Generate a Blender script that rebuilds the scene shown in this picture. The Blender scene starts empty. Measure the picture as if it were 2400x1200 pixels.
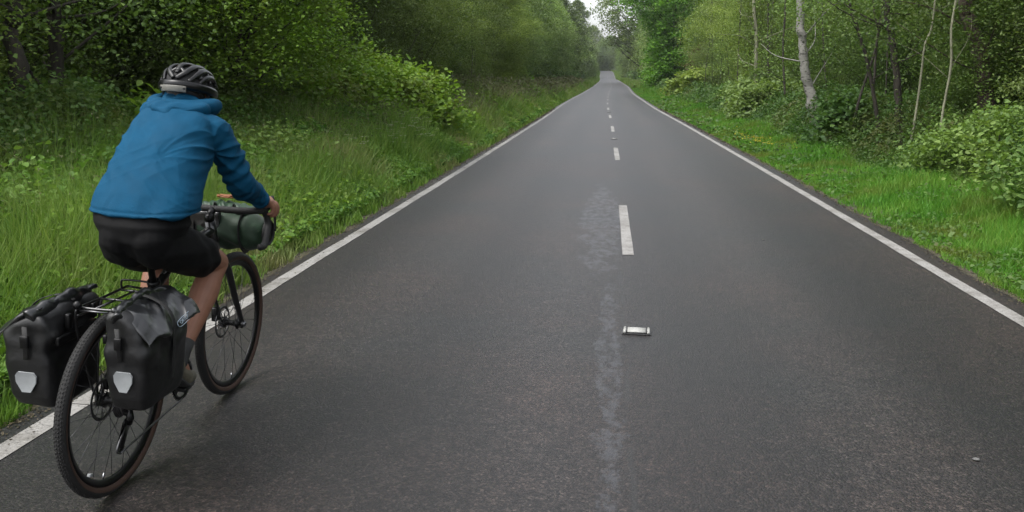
import bpy, math, random
import numpy as np
from mathutils import Vector, Matrix
random.seed(7)
RNG = np.random.default_rng(11)
SC = bpy.context.scene
COL = SC.collection

# ---------------------------------------------------------------- camera, sky, sun, exposure
cam_d = bpy.data.cameras.new('camera')
cam_d.lens = 29.4; cam_d.sensor_width = 36.0; cam_d.clip_start = 0.05; cam_d.clip_end = 3000
cam = bpy.data.objects.new('camera', cam_d); COL.objects.link(cam)
PITCH, YAW = math.radians(11.92695735), math.radians(6.52142677)
cam.location = (0, 0, 1.53)
cam.rotation_euler = (math.pi/2 - PITCH, 0, YAW)
SC.camera = cam

SUN_EL, SUN_AZ = math.radians(60), math.radians(232)      # azimuth measured from +Y towards +X
world = bpy.data.worlds.new('World'); SC.world = world; world.use_nodes = True
wn, wl = world.node_tree.nodes, world.node_tree.links
wn.clear()
sky = wn.new('ShaderNodeTexSky'); sky.sky_type = 'NISHITA'; sky.sun_disc = False
sky.sun_elevation = SUN_EL; sky.sun_rotation = SUN_AZ
sky.air_density = 1.0; sky.dust_density = 4.0; sky.ozone_density = 1.0
hs = wn.new('ShaderNodeHueSaturation'); hs.inputs['Saturation'].default_value = 0.22
bg = wn.new('ShaderNodeBackground'); bg.inputs['Strength'].default_value = 0.15
wo = wn.new('ShaderNodeOutputWorld')
wl.new(sky.outputs[0], hs.inputs['Color']); wl.new(hs.outputs[0], bg.inputs['Color']); wl.new(bg.outputs[0], wo.inputs[0])

sd = bpy.data.lights.new('sun', 'SUN'); sd.energy = .5; sd.angle = math.radians(22); sd.color = (1.0, 0.97, 0.92)
sun = bpy.data.objects.new('sun', sd); COL.objects.link(sun)
dirv = Vector((math.sin(SUN_AZ)*math.cos(SUN_EL), math.cos(SUN_AZ)*math.cos(SUN_EL), math.sin(SUN_EL)))
sun.rotation_euler = dirv.to_track_quat('Z', 'Y').to_euler()
sun.location = (0, 0, 40)
SC.view_settings.view_transform = 'Standard'; SC.view_settings.look = 'None'
SC.view_settings.gamma = 1.0; SC.view_settings.exposure = 1.55
cy = SC.cycles
cy.max_bounces = 6; cy.diffuse_bounces = 4; cy.glossy_bounces = 2; cy.transmission_bounces = 4
cy.transparent_max_bounces = 4; cy.volume_bounces = 0; cy.use_denoising = True
cy.caustics_reflective = False; cy.caustics_refractive = False
cy.sample_clamp_indirect = 4.0

# ---------------------------------------------------------------- materials
def newmat(name):
    m = bpy.data.materials.new(name); m.use_nodes = True
    nt = m.node_tree; nt.nodes.clear()
    out = nt.nodes.new('ShaderNodeOutputMaterial')
    return m, nt, nt.nodes, nt.links, out
def ramp(nodes, stops):
    r = nodes.new('ShaderNodeValToRGB'); e = r.color_ramp.elements
    while len(e) > 1: e.remove(e[-1])
    e[0].position = stops[0][0]; e[0].color = (*stops[0][1], 1)
    for p, c in stops[1:]:
        k = e.new(p); k.color = (*c, 1)
    return r
def noise(nodes, links, scale, detail=4, rough=.55, coord=None, vec=None):
    n = nodes.new('ShaderNodeTexNoise'); n.inputs['Scale'].default_value = scale
    n.inputs['Detail'].default_value = detail; n.inputs['Roughness'].default_value = rough
    if coord is not None: links.new(coord, n.inputs['Vector'])
    return n
def simple(name, col_, rough=.5, metal=0, var=.25, scale=30, bump=0, bscale=None, spec=.5, coat=0, rvar=.1, sheen=0, crease=0, cscale=8):
    col = tuple(c*.78 for c in col_)
    m, nt, N, L, out = newmat(name)
    tc = N.new('ShaderNodeTexCoord')
    n = noise(N, L, scale, 5, .6, tc.outputs['Object'])
    r = ramp(N, [(.3, tuple(c*(1-var) for c in col)), (.7, tuple(min(1, c*(1+var)) for c in col))])
    L.new(n.outputs[0], r.inputs[0])
    b = N.new('ShaderNodeBsdfPrincipled')
    L.new(r.outputs[0], b.inputs['Base Color'])
    mr = N.new('ShaderNodeMapRange'); mr.inputs[3].default_value = max(0, rough-rvar); mr.inputs[4].default_value = min(1, rough+rvar)
    L.new(n.outputs[0], mr.inputs[0]); L.new(mr.outputs[0], b.inputs['Roughness'])
    b.inputs['Metallic'].default_value = metal; b.inputs['Specular IOR Level'].default_value = spec
    b.inputs['Coat Weight'].default_value = coat; b.inputs['Sheen Weight'].default_value = sheen
    if bump:
        n2 = noise(N, L, bscale or scale*3, 3, .6, tc.outputs['Object'])
        bp = N.new('ShaderNodeBump'); bp.inputs['Strength'].default_value = bump; bp.inputs['Distance'].default_value = .004
        L.new(n2.outputs[0], bp.inputs['Height']); L.new(bp.outputs[0], b.inputs['Normal'])
        if crease:      # sharp fold lines of stiff cloth
            nd = noise(N, L, cscale*.35, 2, .5, tc.outputs['Object'])
            ad = N.new('ShaderNodeVectorMath'); ad.operation = 'MULTIPLY_ADD'; ad.inputs[1].default_value = (.5, .5, .5)
            L.new(nd.outputs['Color'], ad.inputs[0]); L.new(tc.outputs['Object'], ad.inputs[2])
            mp = N.new('ShaderNodeMapping'); mp.inputs['Rotation'].default_value = (.3, .5, .6); mp.inputs['Scale'].default_value = (1.0, .55, .45); L.new(ad.outputs[0], mp.inputs[0])
            vo = N.new('ShaderNodeTexVoronoi'); vo.feature = 'SMOOTH_F1'; vo.inputs['Scale'].default_value = cscale; vo.inputs['Smoothness'].default_value = .25; L.new(mp.outputs[0], vo.inputs['Vector'])
            bp2 = N.new('ShaderNodeBump'); bp2.inputs['Strength'].default_value = crease; bp2.inputs['Distance'].default_value = .02
            L.new(vo.outputs['Distance'], bp2.inputs['Height']); L.new(bp.outputs[0], bp2.inputs['Normal']); L.new(bp2.outputs[0], b.inputs['Normal'])
    L.new(b.outputs[0], out.inputs[0])
    return m
def leafmat(name, cols, trans=.38, rough=.5, clump=.35, patch=None, pscale=.5, spec=.2, objvar=.25, ivar=.5):
    """cols: ramp colours; a leaf takes its own place on the ramp, pushed by broad noise"""
    m, nt, N, L, out = newmat(name)
    geo = N.new('ShaderNodeNewGeometry'); oi = N.new('ShaderNodeObjectInfo')
    n = noise(N, L, clump, 2, .5, geo.outputs['Position'])
    def math_(op, a, b):
        k = N.new('ShaderNodeMath'); k.operation = op
        for i, v in enumerate((a, b)):
            if isinstance(v, (int, float)): k.inputs[i].default_value = v
            else: L.new(v, k.inputs[i])
        return k.outputs[0]
    t = math_('MULTIPLY', geo.outputs['Random Per Island'], ivar)
    t = math_('ADD', t, math_('MULTIPLY', math_('SUBTRACT', n.outputs[0], .5), 1.6))
    t = math_('ADD', t, math_('MULTIPLY', oi.outputs['Random'], objvar))
    t = math_('ADD', t, .5-ivar/2-objvar/2)
    k = len(cols)
    r = ramp(N, [(i/(k-1), c) for i, c in enumerate(cols)])
    L.new(t, r.inputs[0])
    colr = r.outputs[0]
    if patch:
        n2 = noise(N, L, pscale, 3, .6, geo.outputs['Position'])
        rr = ramp(N, [(.5, (0, 0, 0)), (.68, (1, 1, 1))]); L.new(n2.outputs[0], rr.inputs[0])
        mx = N.new('ShaderNodeMix'); mx.data_type = 'RGBA'
        L.new(rr.outputs[0], mx.inputs[0]); L.new(colr, mx.inputs[6]); mx.inputs[7].default_value = (*patch, 1)
        colr = mx.outputs[2]
    b = N.new('ShaderNodeBsdfPrincipled'); b.inputs['Roughness'].default_value = rough
    b.inputs['Specular IOR Level'].default_value = spec
    tr = N.new('ShaderNodeBsdfTranslucent')
    g = N.new('ShaderNodeMix'); g.data_type = 'RGBA'; g.blend_type = 'MULTIPLY'; g.inputs[0].default_value = 1
    g.inputs[7].default_value = (1.2, 1.25, .65, 1)
    L.new(colr, b.inputs['Base Color']); L.new(colr, g.inputs[6]); L.new(g.outputs[2], tr.inputs['Color'])
    mix = N.new('ShaderNodeMixShader'); mix.inputs[0].default_value = trans
    L.new(b.outputs[0], mix.inputs[1]); L.new(tr.outputs[0], mix.inputs[2]); L.new(mix.outputs[0], out.inputs[0])
    return m
def barkmat(name, c1, c2, scale=8, marks=False):
    m, nt, N, L, out = newmat(name)
    tc = N.new('ShaderNodeTexCoord'); mp = N.new('ShaderNodeMapping')
    mp.inputs['Scale'].default_value = (1, 1, 3.0) if marks else (2.5, 2.5, .35)
    L.new(tc.outputs['Object'], mp.inputs[0])
    n = noise(N, L, scale, 6, .7, mp.outputs[0])
    r = ramp(N, [(.38, c1), (.46 if marks else .62, c2)])
    L.new(n.outputs[0], r.inputs[0])
    b = N.new('ShaderNodeBsdfPrincipled'); b.inputs['Roughness'].default_value = .85
    L.new(r.outputs[0], b.inputs['Base Color'])
    bp = N.new('ShaderNodeBump'); bp.inputs['Strength'].default_value = .6; bp.inputs['Distance'].default_value = .02
    L.new(n.outputs[0], bp.inputs['Height']); L.new(bp.outputs[0], b.inputs['Normal'])
    L.new(b.outputs[0], out.inputs[0]); return m

M = {}
M['frame'] = simple('black_paint', (.004, .004, .0045), .32, 0, .2, 20, coat=.5)
M['rubber'] = simple('tyre_rubber', (.006, .0058, .0055), .8, 0, .25, 60, .4, 250)
M['tan'] = simple('tan_sidewall', (.045, .020, .011), .75, 0, .2, 60)
M['alloy'] = simple('black_alloy', (.01, .01, .0105), .35, .6, .2, 40)
M['steel'] = simple('steel', (.16, .16, .165), .35, .95, .15, 60)
M['spoke'] = simple('spoke', (.05, .05, .055), .35, .8, .1, 60)
M['silver'] = simple('silver', (.6, .6, .62), .25, 1, .08, 60)
M['pvc'] = simple('tarpaulin', (.005, .0056, .0065), .33, 0, .25, 14, .25, 40, spec=.8, rvar=.08, crease=.45, cscale=13)
M['stud_rubber'] = simple('stud_rubber', (.36, .36, .34), .6, 0, .15, 60)
M['stud_iron'] = simple('stud_iron', (.05, .05, .05), .7, .1, .3, 60)
M['pvc_body'] = simple('tarpaulin_body', (.0015, .0017, .0020), .5, 0, .3, 14, .4, 40, spec=.5, crease=.4, cscale=10)
M['strap'] = simple('webbing', (.005, .005, .005), .7, 0, .2, 90, .3, 400)
M['reflector'] = simple('reflector', (.26, .275, .28), .5, 0, .08, 40, .2, 300)
M['logo'] = simple('logo_print', (.30, .38, .45), .5, 0, .1, 30)
M['jacket'] = simple('jacket_cloth', (.0012, .058, .122), .8, 0, .08, 9, .5, 230, spec=.15, crease=.38, cscale=11)
M['toggle'] = simple('jacket_cord', (.008, .05, .11), .6, 0, .1, 30)
M['shorts'] = simple('shorts_cloth', (.0018, .0018, .0022), .8, 0, .2, 25, .2, 300, spec=.2)
M['hair'] = simple('hair', (.010, .007, .006), .5, 0, .3, 60, .5, 200)
M['shoe'] = simple('shoe', (.11, .10, .07), .7, 0, .3, 30)
M['sole'] = simple('sole', (.02, .02, .02), .8, 0, .2, 30)
M['sock'] = simple('sock', (.03, .03, .03), .8, 0, .2, 60)
M['helmet'] = simple('helmet_shell', (.004, .004, .0045), .30, 0, .2, 20, spec=.35)
M['foam'] = simple('helmet_liner', (.010, .010, .010), .8, 0, .2, 40)
M['white_strip'] = simple('helmet_strip', (.22, .215, .19), .5, 0, .12, 40)
M['green_bag'] = simple('green_cloth', (.006, .030, .009), .7, 0, .3, 12, .4, 60, sheen=.1)
M['green_light'] = simple('green_shell', (.009, .040, .014), .5, 0, .3, 25, .4, 80)
M['orange'] = simple('orange_cord', (.22, .07, .012), .6, 0, .2, 60)
M['paint'] = None
def skinmat():
    m, nt, N, L, out = newmat('skin')
    tc = N.new('ShaderNodeTexCoord'); n = noise(N, L, 14, 5, .6, tc.outputs['Object'])
    r = ramp(N, [(.3, (.18, .082, .050)), (.7, (.235, .11, .068))]); L.new(n.outputs[0], r.inputs[0])
    b = N.new('ShaderNodeBsdfPrincipled'); L.new(r.outputs[0], b.inputs['Base Color'])
    b.inputs['Roughness'].default_value = .62; b.inputs['Subsurface Weight'].default_value = .05
    b.inputs['Subsurface Radius'].default_value = (.02, .008, .004); b.inputs['Subsurface Scale'].default_value = .5
    n2 = noise(N, L, 120, 3, .6, tc.outputs['Object'])
    bp = N.new('ShaderNodeBump'); bp.inputs['Strength'].default_value = .12; bp.inputs['Distance'].default_value = .003
    L.new(n2.outputs[0], bp.inputs['Height']); L.new(bp.outputs[0], b.inputs['Normal'])
    L.new(b.outputs[0], out.inputs[0]); return m
M['skin'] = skinmat()

def asphalt():
    m, nt, N, L, out = newmat('asphalt')
    geo = N.new('ShaderNodeNewGeometry'); P = geo.outputs['Position']
    sep = N.new('ShaderNodeSeparateXYZ'); L.new(P, sep.inputs[0])
    def mth(op, a, b=None, clamp=False):
        k = N.new('ShaderNodeMath'); k.operation = op; k.use_clamp = clamp
        for i, v in enumerate((a, b)):
            if v is None: continue
            if isinstance(v, (int, float)): k.inputs[i].default_value = v
            else: L.new(v, k.inputs[i])
        return k.outputs[0]
    def mixc(f, a, b):
        mx = N.new('ShaderNodeMix'); mx.data_type = 'RGBA'
        if isinstance(f, (int, float)): mx.inputs[0].default_value = f
        else: L.new(f, mx.inputs[0])
        for i, v in ((6, a), (7, b)):
            if isinstance(v, tuple): mx.inputs[i].default_value = (*v, 1)
            else: L.new(v, mx.inputs[i])
        return mx.outputs[2]
    # aggregate: stones of their own tone
    v = N.new('ShaderNodeTexVoronoi'); v.inputs['Scale'].default_value = 115; L.new(P, v.inputs['Vector'])
    sepc = N.new('ShaderNodeSeparateColor'); L.new(v.outputs['Color'], sepc.inputs[0])
    stone = ramp(N, [(0, (.002, .002, .0022)), (.35, (.0055, .0055, .0057)), (.72, (.013, .0122, .0117)), (.93, (.022, .0208, .0198)), (1, (.036, .034, .032))])
    L.new(sepc.outputs[0], stone.inputs[0])
    fine = noise(N, L, 260, 3, .6, P)
    c = mixc(mth('MULTIPLY', fine.outputs[0], .35), stone.outputs[0], (.008, .008, .0083))
    # broad warm / cool tone
    big = noise(N, L, .45, 5, .62, P)
    warm = ramp(N, [(.36, (.90, .92, .93)), (.5, (1.20, 1.0, .95)), (.64, (1.55, 1.14, 1.02))]); L.new(big.outputs[0], warm.inputs[0])
    mm = N.new('ShaderNodeMix'); mm.data_type = 'RGBA'; mm.blend_type = 'MULTIPLY'; mm.inputs[0].default_value = 1
    L.new(c, mm.inputs[6]); L.new(warm.outputs[0], mm.inputs[7]); c = mm.outputs[2]
    # mid-scale mottling
    mid = noise(N, L, 9, 5, .65, P)
    mo = ramp(N, [(.3, (.68, .68, .68)), (.7, (1.36, 1.35, 1.34))]); L.new(mid.outputs[0], mo.inputs[0])
    mm2 = N.new('ShaderNodeMix'); mm2.data_type = 'RGBA'; mm2.blend_type = 'MULTIPLY'; mm2.inputs[0].default_value = 1
    L.new(c, mm2.inputs[6]); L.new(mo.outputs[0], mm2.inputs[7]); c = mm2.outputs[2]
    g2 = noise(N, L, 34, 3, .6, P)
    gr2 = ramp(N, [(.36, (.66, .66, .66)), (.64, (1.38, 1.37, 1.35))]); L.new(g2.outputs[0], gr2.inputs[0])
    mm5 = N.new('ShaderNodeMix'); mm5.data_type = 'RGBA'; mm5.blend_type = 'MULTIPLY'; mm5.inputs[0].default_value = 1
    L.new(c, mm5.inputs[6]); L.new(gr2.outputs[0], mm5.inputs[7]); c = mm5.outputs[2]
    tw = mth('COSINE', mth('MULTIPLY', mth('ADD', sep.outputs[0], mth('MULTIPLY', big.outputs[0], .35)), 4.6))
    tr_ = N.new('ShaderNodeMapRange'); tr_.inputs[1].default_value = -1; tr_.inputs[2].default_value = 1; tr_.inputs[3].default_value = .74; tr_.inputs[4].default_value = 1.24
    L.new(tw, tr_.inputs[0]); mm6 = N.new('ShaderNodeMix'); mm6.data_type = 'RGBA'; mm6.blend_type = 'MULTIPLY'; mm6.inputs[0].default_value = 1
    L.new(c, mm6.inputs[6]); L.new(tr_.outputs[0], mm6.inputs[7]); c = mm6.outputs[2]
    # streaks running along the lanes where tyres polish the surface
    mp = N.new('ShaderNodeMapping'); mp.inputs['Scale'].default_value = (1.3, .05, 1); L.new(P, mp.inputs[0])
    st = noise(N, L, 1.0, 4, .6, mp.outputs[0])
    sr = ramp(N, [(.32, (.76, .76, .77)), (.68, (1.24, 1.22, 1.20))]); L.new(st.outputs[0], sr.inputs[0])
    mm3 = N.new('ShaderNodeMix'); mm3.data_type = 'RGBA'; mm3.blend_type = 'MULTIPLY'; mm3.inputs[0].default_value = 1
    L.new(c, mm3.inputs[6]); L.new(sr.outputs[0], mm3.inputs[7]); c = mm3.outputs[2]
    # pale bitumen-worn smear left of the centre joint
    mp2 = N.new('ShaderNodeMapping'); mp2.inputs['Scale'].default_value = (2.0, 1.2, 1); L.new(P, mp2.inputs[0])
    sm = noise(N, L, 1.9, 8, .78, mp2.outputs[0])
    X, Y = sep.outputs[0], sep.outputs[1]
    def bandf(val, c0, w):      # 1 at c0 falling to 0 at |d| = w
        return mth('MAXIMUM', mth('SUBTRACT', 1, mth('DIVIDE', mth('ABSOLUTE', mth('SUBTRACT', val, c0)), w)), 0)
    bx = bandf(X, -.06, .36); by = bandf(Y, 9.4, 4.6); bx2 = bandf(X, .03, .14); by2 = bandf(Y, 4.6, 4.2)
    a1 = mth('MULTIPLY', mth('MULTIPLY', bx, by), 1.9)
    a2 = mth('MULTIPLY', mth('MULTIPLY', bx2, by2), 1.35)
    amt = mth('MAXIMUM', a1, a2)
    thr = mth('SUBTRACT', mth('ADD', sm.outputs[0], mth('MULTIPLY', amt, .34)), .71)
    f = mth('MULTIPLY', mth('MULTIPLY', thr, 16.0, True), mth('MINIMUM', mth('MULTIPLY', amt, 3), 1), True)
    jn0 = noise(N, L, 1.2, 3, .6, P)
    jx0 = mth('ADD', X, mth('MULTIPLY', mth('SUBTRACT', jn0.outputs[0], .5), .22))
    brk = noise(N, L, 5.5, 8, .8, mp2.outputs[0])
    f = mth('MULTIPLY', f, mth('MULTIPLY', mth('SUBTRACT', brk.outputs[0], .445), 9.0, True))
    f = mth('MULTIPLY', mth('MULTIPLY', f, mth('MULTIPLY', mth('SUBTRACT', .17, jx0), 30.0, True)), .52)
    c = mixc(f, c, (.050, .051, .058))
    # dark joint line by the centre
    jn = noise(N, L, 1.2, 3, .6, P)
    jx = mth('ADD', X, mth('MULTIPLY', mth('SUBTRACT', jn.outputs[0], .5), .10))
    jl = bandf(jx, .13, .02)
    jm = noise(N, L, .6, 2, .5, P)
    jf = mth('MULTIPLY', mth('MULTIPLY', jl, mth('GREATER_THAN', jm.outputs[0], .5)), .7)
    c = mixc(jf, c, (.015, .015, .015))
    b = N.new('ShaderNodeBsdfPrincipled'); L.new(c, b.inputs['Base Color'])
    rr = N.new('ShaderNodeMapRange'); rr.inputs[3].default_value = .49; rr.inputs[4].default_value = .42
    L.new(f, rr.inputs[0]); L.new(rr.outputs[0], b.inputs['Roughness'])
    b.inputs['Specular IOR Level'].default_value = .5
    bp = N.new('ShaderNodeBump'); bp.inputs['Strength'].default_value = .6; bp.inputs['Distance'].default_value = .003
    hh = mth('SUBTRACT', mth('MULTIPLY', sepc.outputs[0], .6), v.outputs['Distance'])
    L.new(hh, bp.inputs['Height']); L.new(bp.outputs[0], b.inputs['Normal'])
    L.new(b.outputs[0], out.inputs[0]); return m
M['asphalt'] = asphalt()
def linepaint():
    m, nt, N, L, out = newmat('road_paint')
    geo = N.new('ShaderNodeNewGeometry'); P = geo.outputs['Position']
    n = noise(N, L, 75, 5, .75, P); n2 = noise(N, L, 3, 5, .7, P)
    r = ramp(N, [(.33, (.03, .029, .027)), (.42, (.19, .185, .175)), (.7, (.30, .29, .275))]); L.new(n.outputs[0], r.inputs[0])
    r2 = ramp(N, [(.34, (.55, .53, .50)), (.55, (1, 1, 1))]); L.new(n2.outputs[0], r2.inputs[0])
    mm = N.new('ShaderNodeMix'); mm.data_type = 'RGBA'; mm.blend_type = 'MULTIPLY'; mm.inputs[0].default_value = 1
    L.new(r.outputs[0], mm.inputs[6]); L.new(r2.outputs[0], mm.inputs[7])
    b = N.new('ShaderNodeBsdfPrincipled'); L.new(mm.outputs[2], b.inputs['Base Color']); b.inputs['Roughness'].default_value = .6
    bp = N.new('ShaderNodeBump'); bp.inputs['Strength'].default_value = .4; bp.inputs['Distance'].default_value = .003
    L.new(n.outputs[0], bp.inputs['Height']); L.new(bp.outputs[0], b.inputs['Normal'])
    L.new(b.outputs[0], out.inputs[0]); return m
M['paint'] = linepaint()
def soilmat():
    m, nt, N, L, out = newmat('soil')
    geo = N.new('ShaderNodeNewGeometry'); P = geo.outputs['Position']
    n = noise(N, L, 12, 6, .7, P)
    r = ramp(N, [(.3, (.022, .018, .012)), (.55, (.045, .040, .022)), (.75, (.05, .07, .02))]); L.new(n.outputs[0], r.inputs[0])
    b = N.new('ShaderNodeBsdfPrincipled'); L.new(r.outputs[0], b.inputs['Base Color']); b.inputs['Roughness'].default_value = .95
    bp = N.new('ShaderNodeBump'); bp.inputs['Strength'].default_value = .8; bp.inputs['Distance'].default_value = .03
    L.new(n.outputs[0], bp.inputs['Height']); L.new(bp.outputs[0], b.inputs['Normal'])
    L.new(b.outputs[0], out.inputs[0]); return m
M['soil'] = soilmat()
M['bark'] = barkmat('bark', (.016, .013, .010), (.046, .038, .028))
M['bark_red'] = barkmat('bark_red', (.03, .02, .017), (.10, .068, .055))
M['birch'] = barkmat('birch_bark', (.035, .032, .028), (.20, .195, .175), 7, True)
M['pale'] = barkmat('pale_bark', (.10, .10, .065), (.24, .24, .16), 6)
M['leaf_mid'] = leafmat('leaf_mid', [(.040, .072, .020), (.080, .138, .034), (.13, .210, .048), (.20, .285, .078)])
M['leaf_dark'] = leafmat('leaf_dark', [(.044, .066, .023), (.080, .116, .036), (.12, .170, .050), (.175, .225, .072)])
M['leaf_grey'] = leafmat('leaf_grey', [(.070, .110, .036), (.12, .185, .060), (.175, .25, .080), (.24, .32, .12)])
M['leaf_lime'] = leafmat('leaf_lime', [(.05, .12, .018), (.085, .20, .026), (.13, .275, .034), (.18, .34, .05)])
M['leaf_olive'] = leafmat('leaf_olive', [(.075, .108, .024), (.125, .185, .040), (.18, .25, .056), (.25, .32, .075)])
M['leaf_copper'] = leafmat('leaf_copper', [(.05, .03, .02), (.09, .055, .035), (.13, .09, .05), (.12, .13, .05)])
M['leaf_under'] = leafmat('leaf_under', [(.024, .055, .015), (.046, .098, .025), (.078, .150, .036), (.135, .215, .055)], patch=(.085, .10, .032), pscale=.9)
M['leaf_weed'] = leafmat('leaf_weed', [(.040, .095, .018), (.075, .165, .028), (.12, .225, .040), (.20, .31, .070)], clump=.9)
M['leaf_bramble'] = leafmat('leaf_bramble', [(.06, .12, .016), (.105, .20, .026), (.16, .27, .036), (.24, .34, .055)], patch=(.13, .17, .04), pscale=1.2)
M['grass_tall'] = leafmat('grass_tall', [(.050, .110, .018), (.085, .175, .028), (.135, .225, .040), (.20, .27, .075)], clump=.8, patch=(.19, .20, .085), pscale=.55, trans=.3)
M['grass_short'] = leafmat('grass_short', [(.0297, .1080, .0108), (.0540, .1688, .0162), (.0878, .2228, .0243), (.1485, .2565, .0405)], clump=.9, patch=(.12, .15, .028), pscale=.8, trans=.3)
M['seed'] = leafmat('seed_head', [(.07, .08, .035), (.11, .115, .055), (.16, .155, .085)], trans=.2)
M['litter'] = leafmat('litter', [(.02, .016, .010), (.05, .040, .024), (.09, .075, .045), (.05, .07, .02)], trans=.05)
M['flower'] = leafmat('umbel_flower', [(.22, .24, .16), (.36, .37, .28)], trans=.2)
M['yellow'] = leafmat('yellow_flower', [(.30, .24, .015), (.42, .34, .03)], trans=.2)

# ---------------------------------------------------------------- mesh helpers
def mesh_np(name, V, faces_flat, loop_tot, mat, parent=None, smooth=False):
    V = np.ascontiguousarray(V, dtype=np.float32)
    me = bpy.data.meshes.new(name)
    me.vertices.add(len(V)); me.vertices.foreach_set('co', V.ravel())
    loop_tot = np.asarray(loop_tot, dtype=np.int32)
    me.loops.add(int(loop_tot.sum())); me.loops.foreach_set('vertex_index', np.asarray(faces_flat, dtype=np.int32))
    me.polygons.add(len(loop_tot))
    st = np.zeros(len(loop_tot), dtype=np.int32); st[1:] = np.cumsum(loop_tot)[:-1]
    me.polygons.foreach_set('loop_start', st); me.polygons.foreach_set('loop_total', loop_tot)
    if smooth: me.polygons.foreach_set('use_smooth', np.ones(len(loop_tot), dtype=bool))
    me.update(calc_edges=True); me.materials.append(mat)
    o = bpy.data.objects.new(name, me); COL.objects.link(o)
    if parent: o.parent = parent
    return o
class MB:
    def __init__(s): s.v = []; s.f = []; s.n = 0
    def add(s, V, F):
        V = np.asarray(V, float).reshape(-1, 3); s.v.append(V); s.f += [tuple(i+s.n for i in f) for f in F]; s.n += len(V); return s
    def build(s, name, mat, parent=None, smooth=True, xf=None):
        V = np.vstack(s.v)
        if xf is not None: V = xf(V)
        fl = [i for f in s.f for i in f]
        return mesh_np(name, V, fl, [len(f) for f in s.f], mat, parent, smooth)
def catmull(P, n=6):
    P = np.asarray(P, float)
    if len(P) < 3: return np.array([P[0]+(P[-1]-P[0])*t for t in np.linspace(0, 1, n+1)])
    Q = np.vstack([2*P[0]-P[1], P, 2*P[-1]-P[-2]]); out = []
    for i in range(1, len(Q)-2):
        for t in np.arange(n)/n:
            a, b, c, d = Q[i-1], Q[i], Q[i+1], Q[i+2]
            out.append(.5*((2*b)+(c-a)*t+(2*a-5*b+4*c-d)*t*t+(-a+3*b-3*c+d)*t**3))
    out.append(P[-1]); return np.array(out)
def tube(P, R, n=10, cap=True, squash=None, up=None, closed=False):
    """P points, R radius or list; squash=(a,b) multiplies radii along side / up axes"""
    P = np.asarray(P, float); k = len(P); R = np.broadcast_to(np.asarray(R, float), (k,)) if np.ndim(R) < 2 else np.asarray(R)
    T = np.gradient(P, axis=0)
    if closed: T = np.roll(P, -1, 0)-np.roll(P, 1, 0)
    T /= np.linalg.norm(T, axis=1)[:, None]+1e-12
    ref = np.array(up if up is not None else ((0, 0, 1) if abs(T[0][2]) < .9 else (0, 1, 0)), float)
    V = []; sa, sb = squash or (1, 1)
    s = np.cross(T[0], ref); s /= np.linalg.norm(s)
    for i in range(k):
        if up is not None: s = np.cross(T[i], ref)
        else: s = s-T[i]*np.dot(s, T[i])
        s /= np.linalg.norm(s)+1e-12; u = np.cross(s, T[i])
        a = np.linspace(0, 2*np.pi, n, endpoint=False)
        V.append(P[i]+R[i]*(sa*np.outer(np.cos(a), s)+sb*np.outer(np.sin(a), u)))
    F = []
    for i in range(k if closed else k-1):
        j2 = (i+1) % k
        for j in range(n):
            F.append((i*n+j, i*n+(j+1) % n, j2*n+(j+1) % n, j2*n+j))
    if cap and not closed:
        F.append(tuple(range(n-1, -1, -1))); F.append(tuple((k-1)*n+j for j in range(n)))
    return np.vstack(V), F
def sphere(c, r, n=16, m=10):
    r = np.broadcast_to(np.asarray(r, float), (3,)); V = [(0, 0, 1)]
    for i in range(1, m):
        th = math.pi*i/m
        for j in range(n): V.append((math.sin(th)*math.cos(2*math.pi*j/n), math.sin(th)*math.sin(2*math.pi*j/n), math.cos(th)))
    V.append((0, 0, -1)); F = []
    for j in range(n): F.append((0, 1+j, 1+(j+1) % n))
    for i in range(m-2):
        for j in range(n):
            a = 1+i*n+j; b = 1+i*n+(j+1) % n; F.append((a, a+n, b+n, b))
    L_ = len(V)-1
    for j in range(n): F.append((L_, 1+(m-2)*n+(j+1) % n, 1+(m-2)*n+j))
    return np.array(V)*r+np.array(c), F
def caps(P, R, n=16, seg=6, squash=None):
    """rounded limb: spline tube with sphere ends"""
    mb = MB(); Q = catmull(P, seg); RR = np.interp(np.linspace(0, 1, len(Q)), np.linspace(0, 1, len(R)), R)
    mb.add(*tube(Q, RR, n, squash=squash)); mb.add(*sphere(Q[0], RR[0]*.98)); mb.add(*sphere(Q[-1], RR[-1]*.98)); return mb
def join(mbs):
    out = MB()
    for m in mbs:
        for V in [np.vstack(m.v)]: out.add(V, m.f)
    return out
def boxv(c, h, rot=None):
    V = np.array([(x, y, z) for x in (-1, 1) for y in (-1, 1) for z in (-1, 1)], float)*np.array(h)
    if rot is not None: V = V@np.array(rot).T
    return V+np.array(c), [(0, 1, 3, 2), (4, 6, 7, 5), (0, 4, 5, 1), (2, 3, 7, 6), (0, 2, 6, 4), (1, 5, 7, 3)]
def bevel(o, w, seg=2):
    m = o.modifiers.new('bevel', 'BEVEL'); m.width = w; m.segments = seg; m.limit_method = 'ANGLE'; return o
def lathe(prof, axis_o, axis, n=32, closed=True):
    """prof: (radius, offset) pairs revolved about axis through axis_o"""
    ax = np.array(axis, float); ax /= np.linalg.norm(ax)
    r = np.array((0, 0, 1.)) if abs(ax[2]) < .9 else np.array((0, 1., 0)); a1 = np.cross(ax, r); a1 /= np.linalg.norm(a1); a2 = np.cross(ax, a1)
    k = len(prof); V = []
    for j in range(n):
        t = 2*math.pi*j/n; d = a1*math.cos(t)+a2*math.sin(t)
        for (rr, of) in prof: V.append(np.array(axis_o)+d*rr+ax*of)
    F = []
    for j in range(n):
        j2 = (j+1) % n
        for i in range(k if closed else k-1):
            i2 = (i+1) % k; F.append((j*k+i, j*k+i2, j2*k+i2, j2*k+i))
    return np.array(V), F
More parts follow.
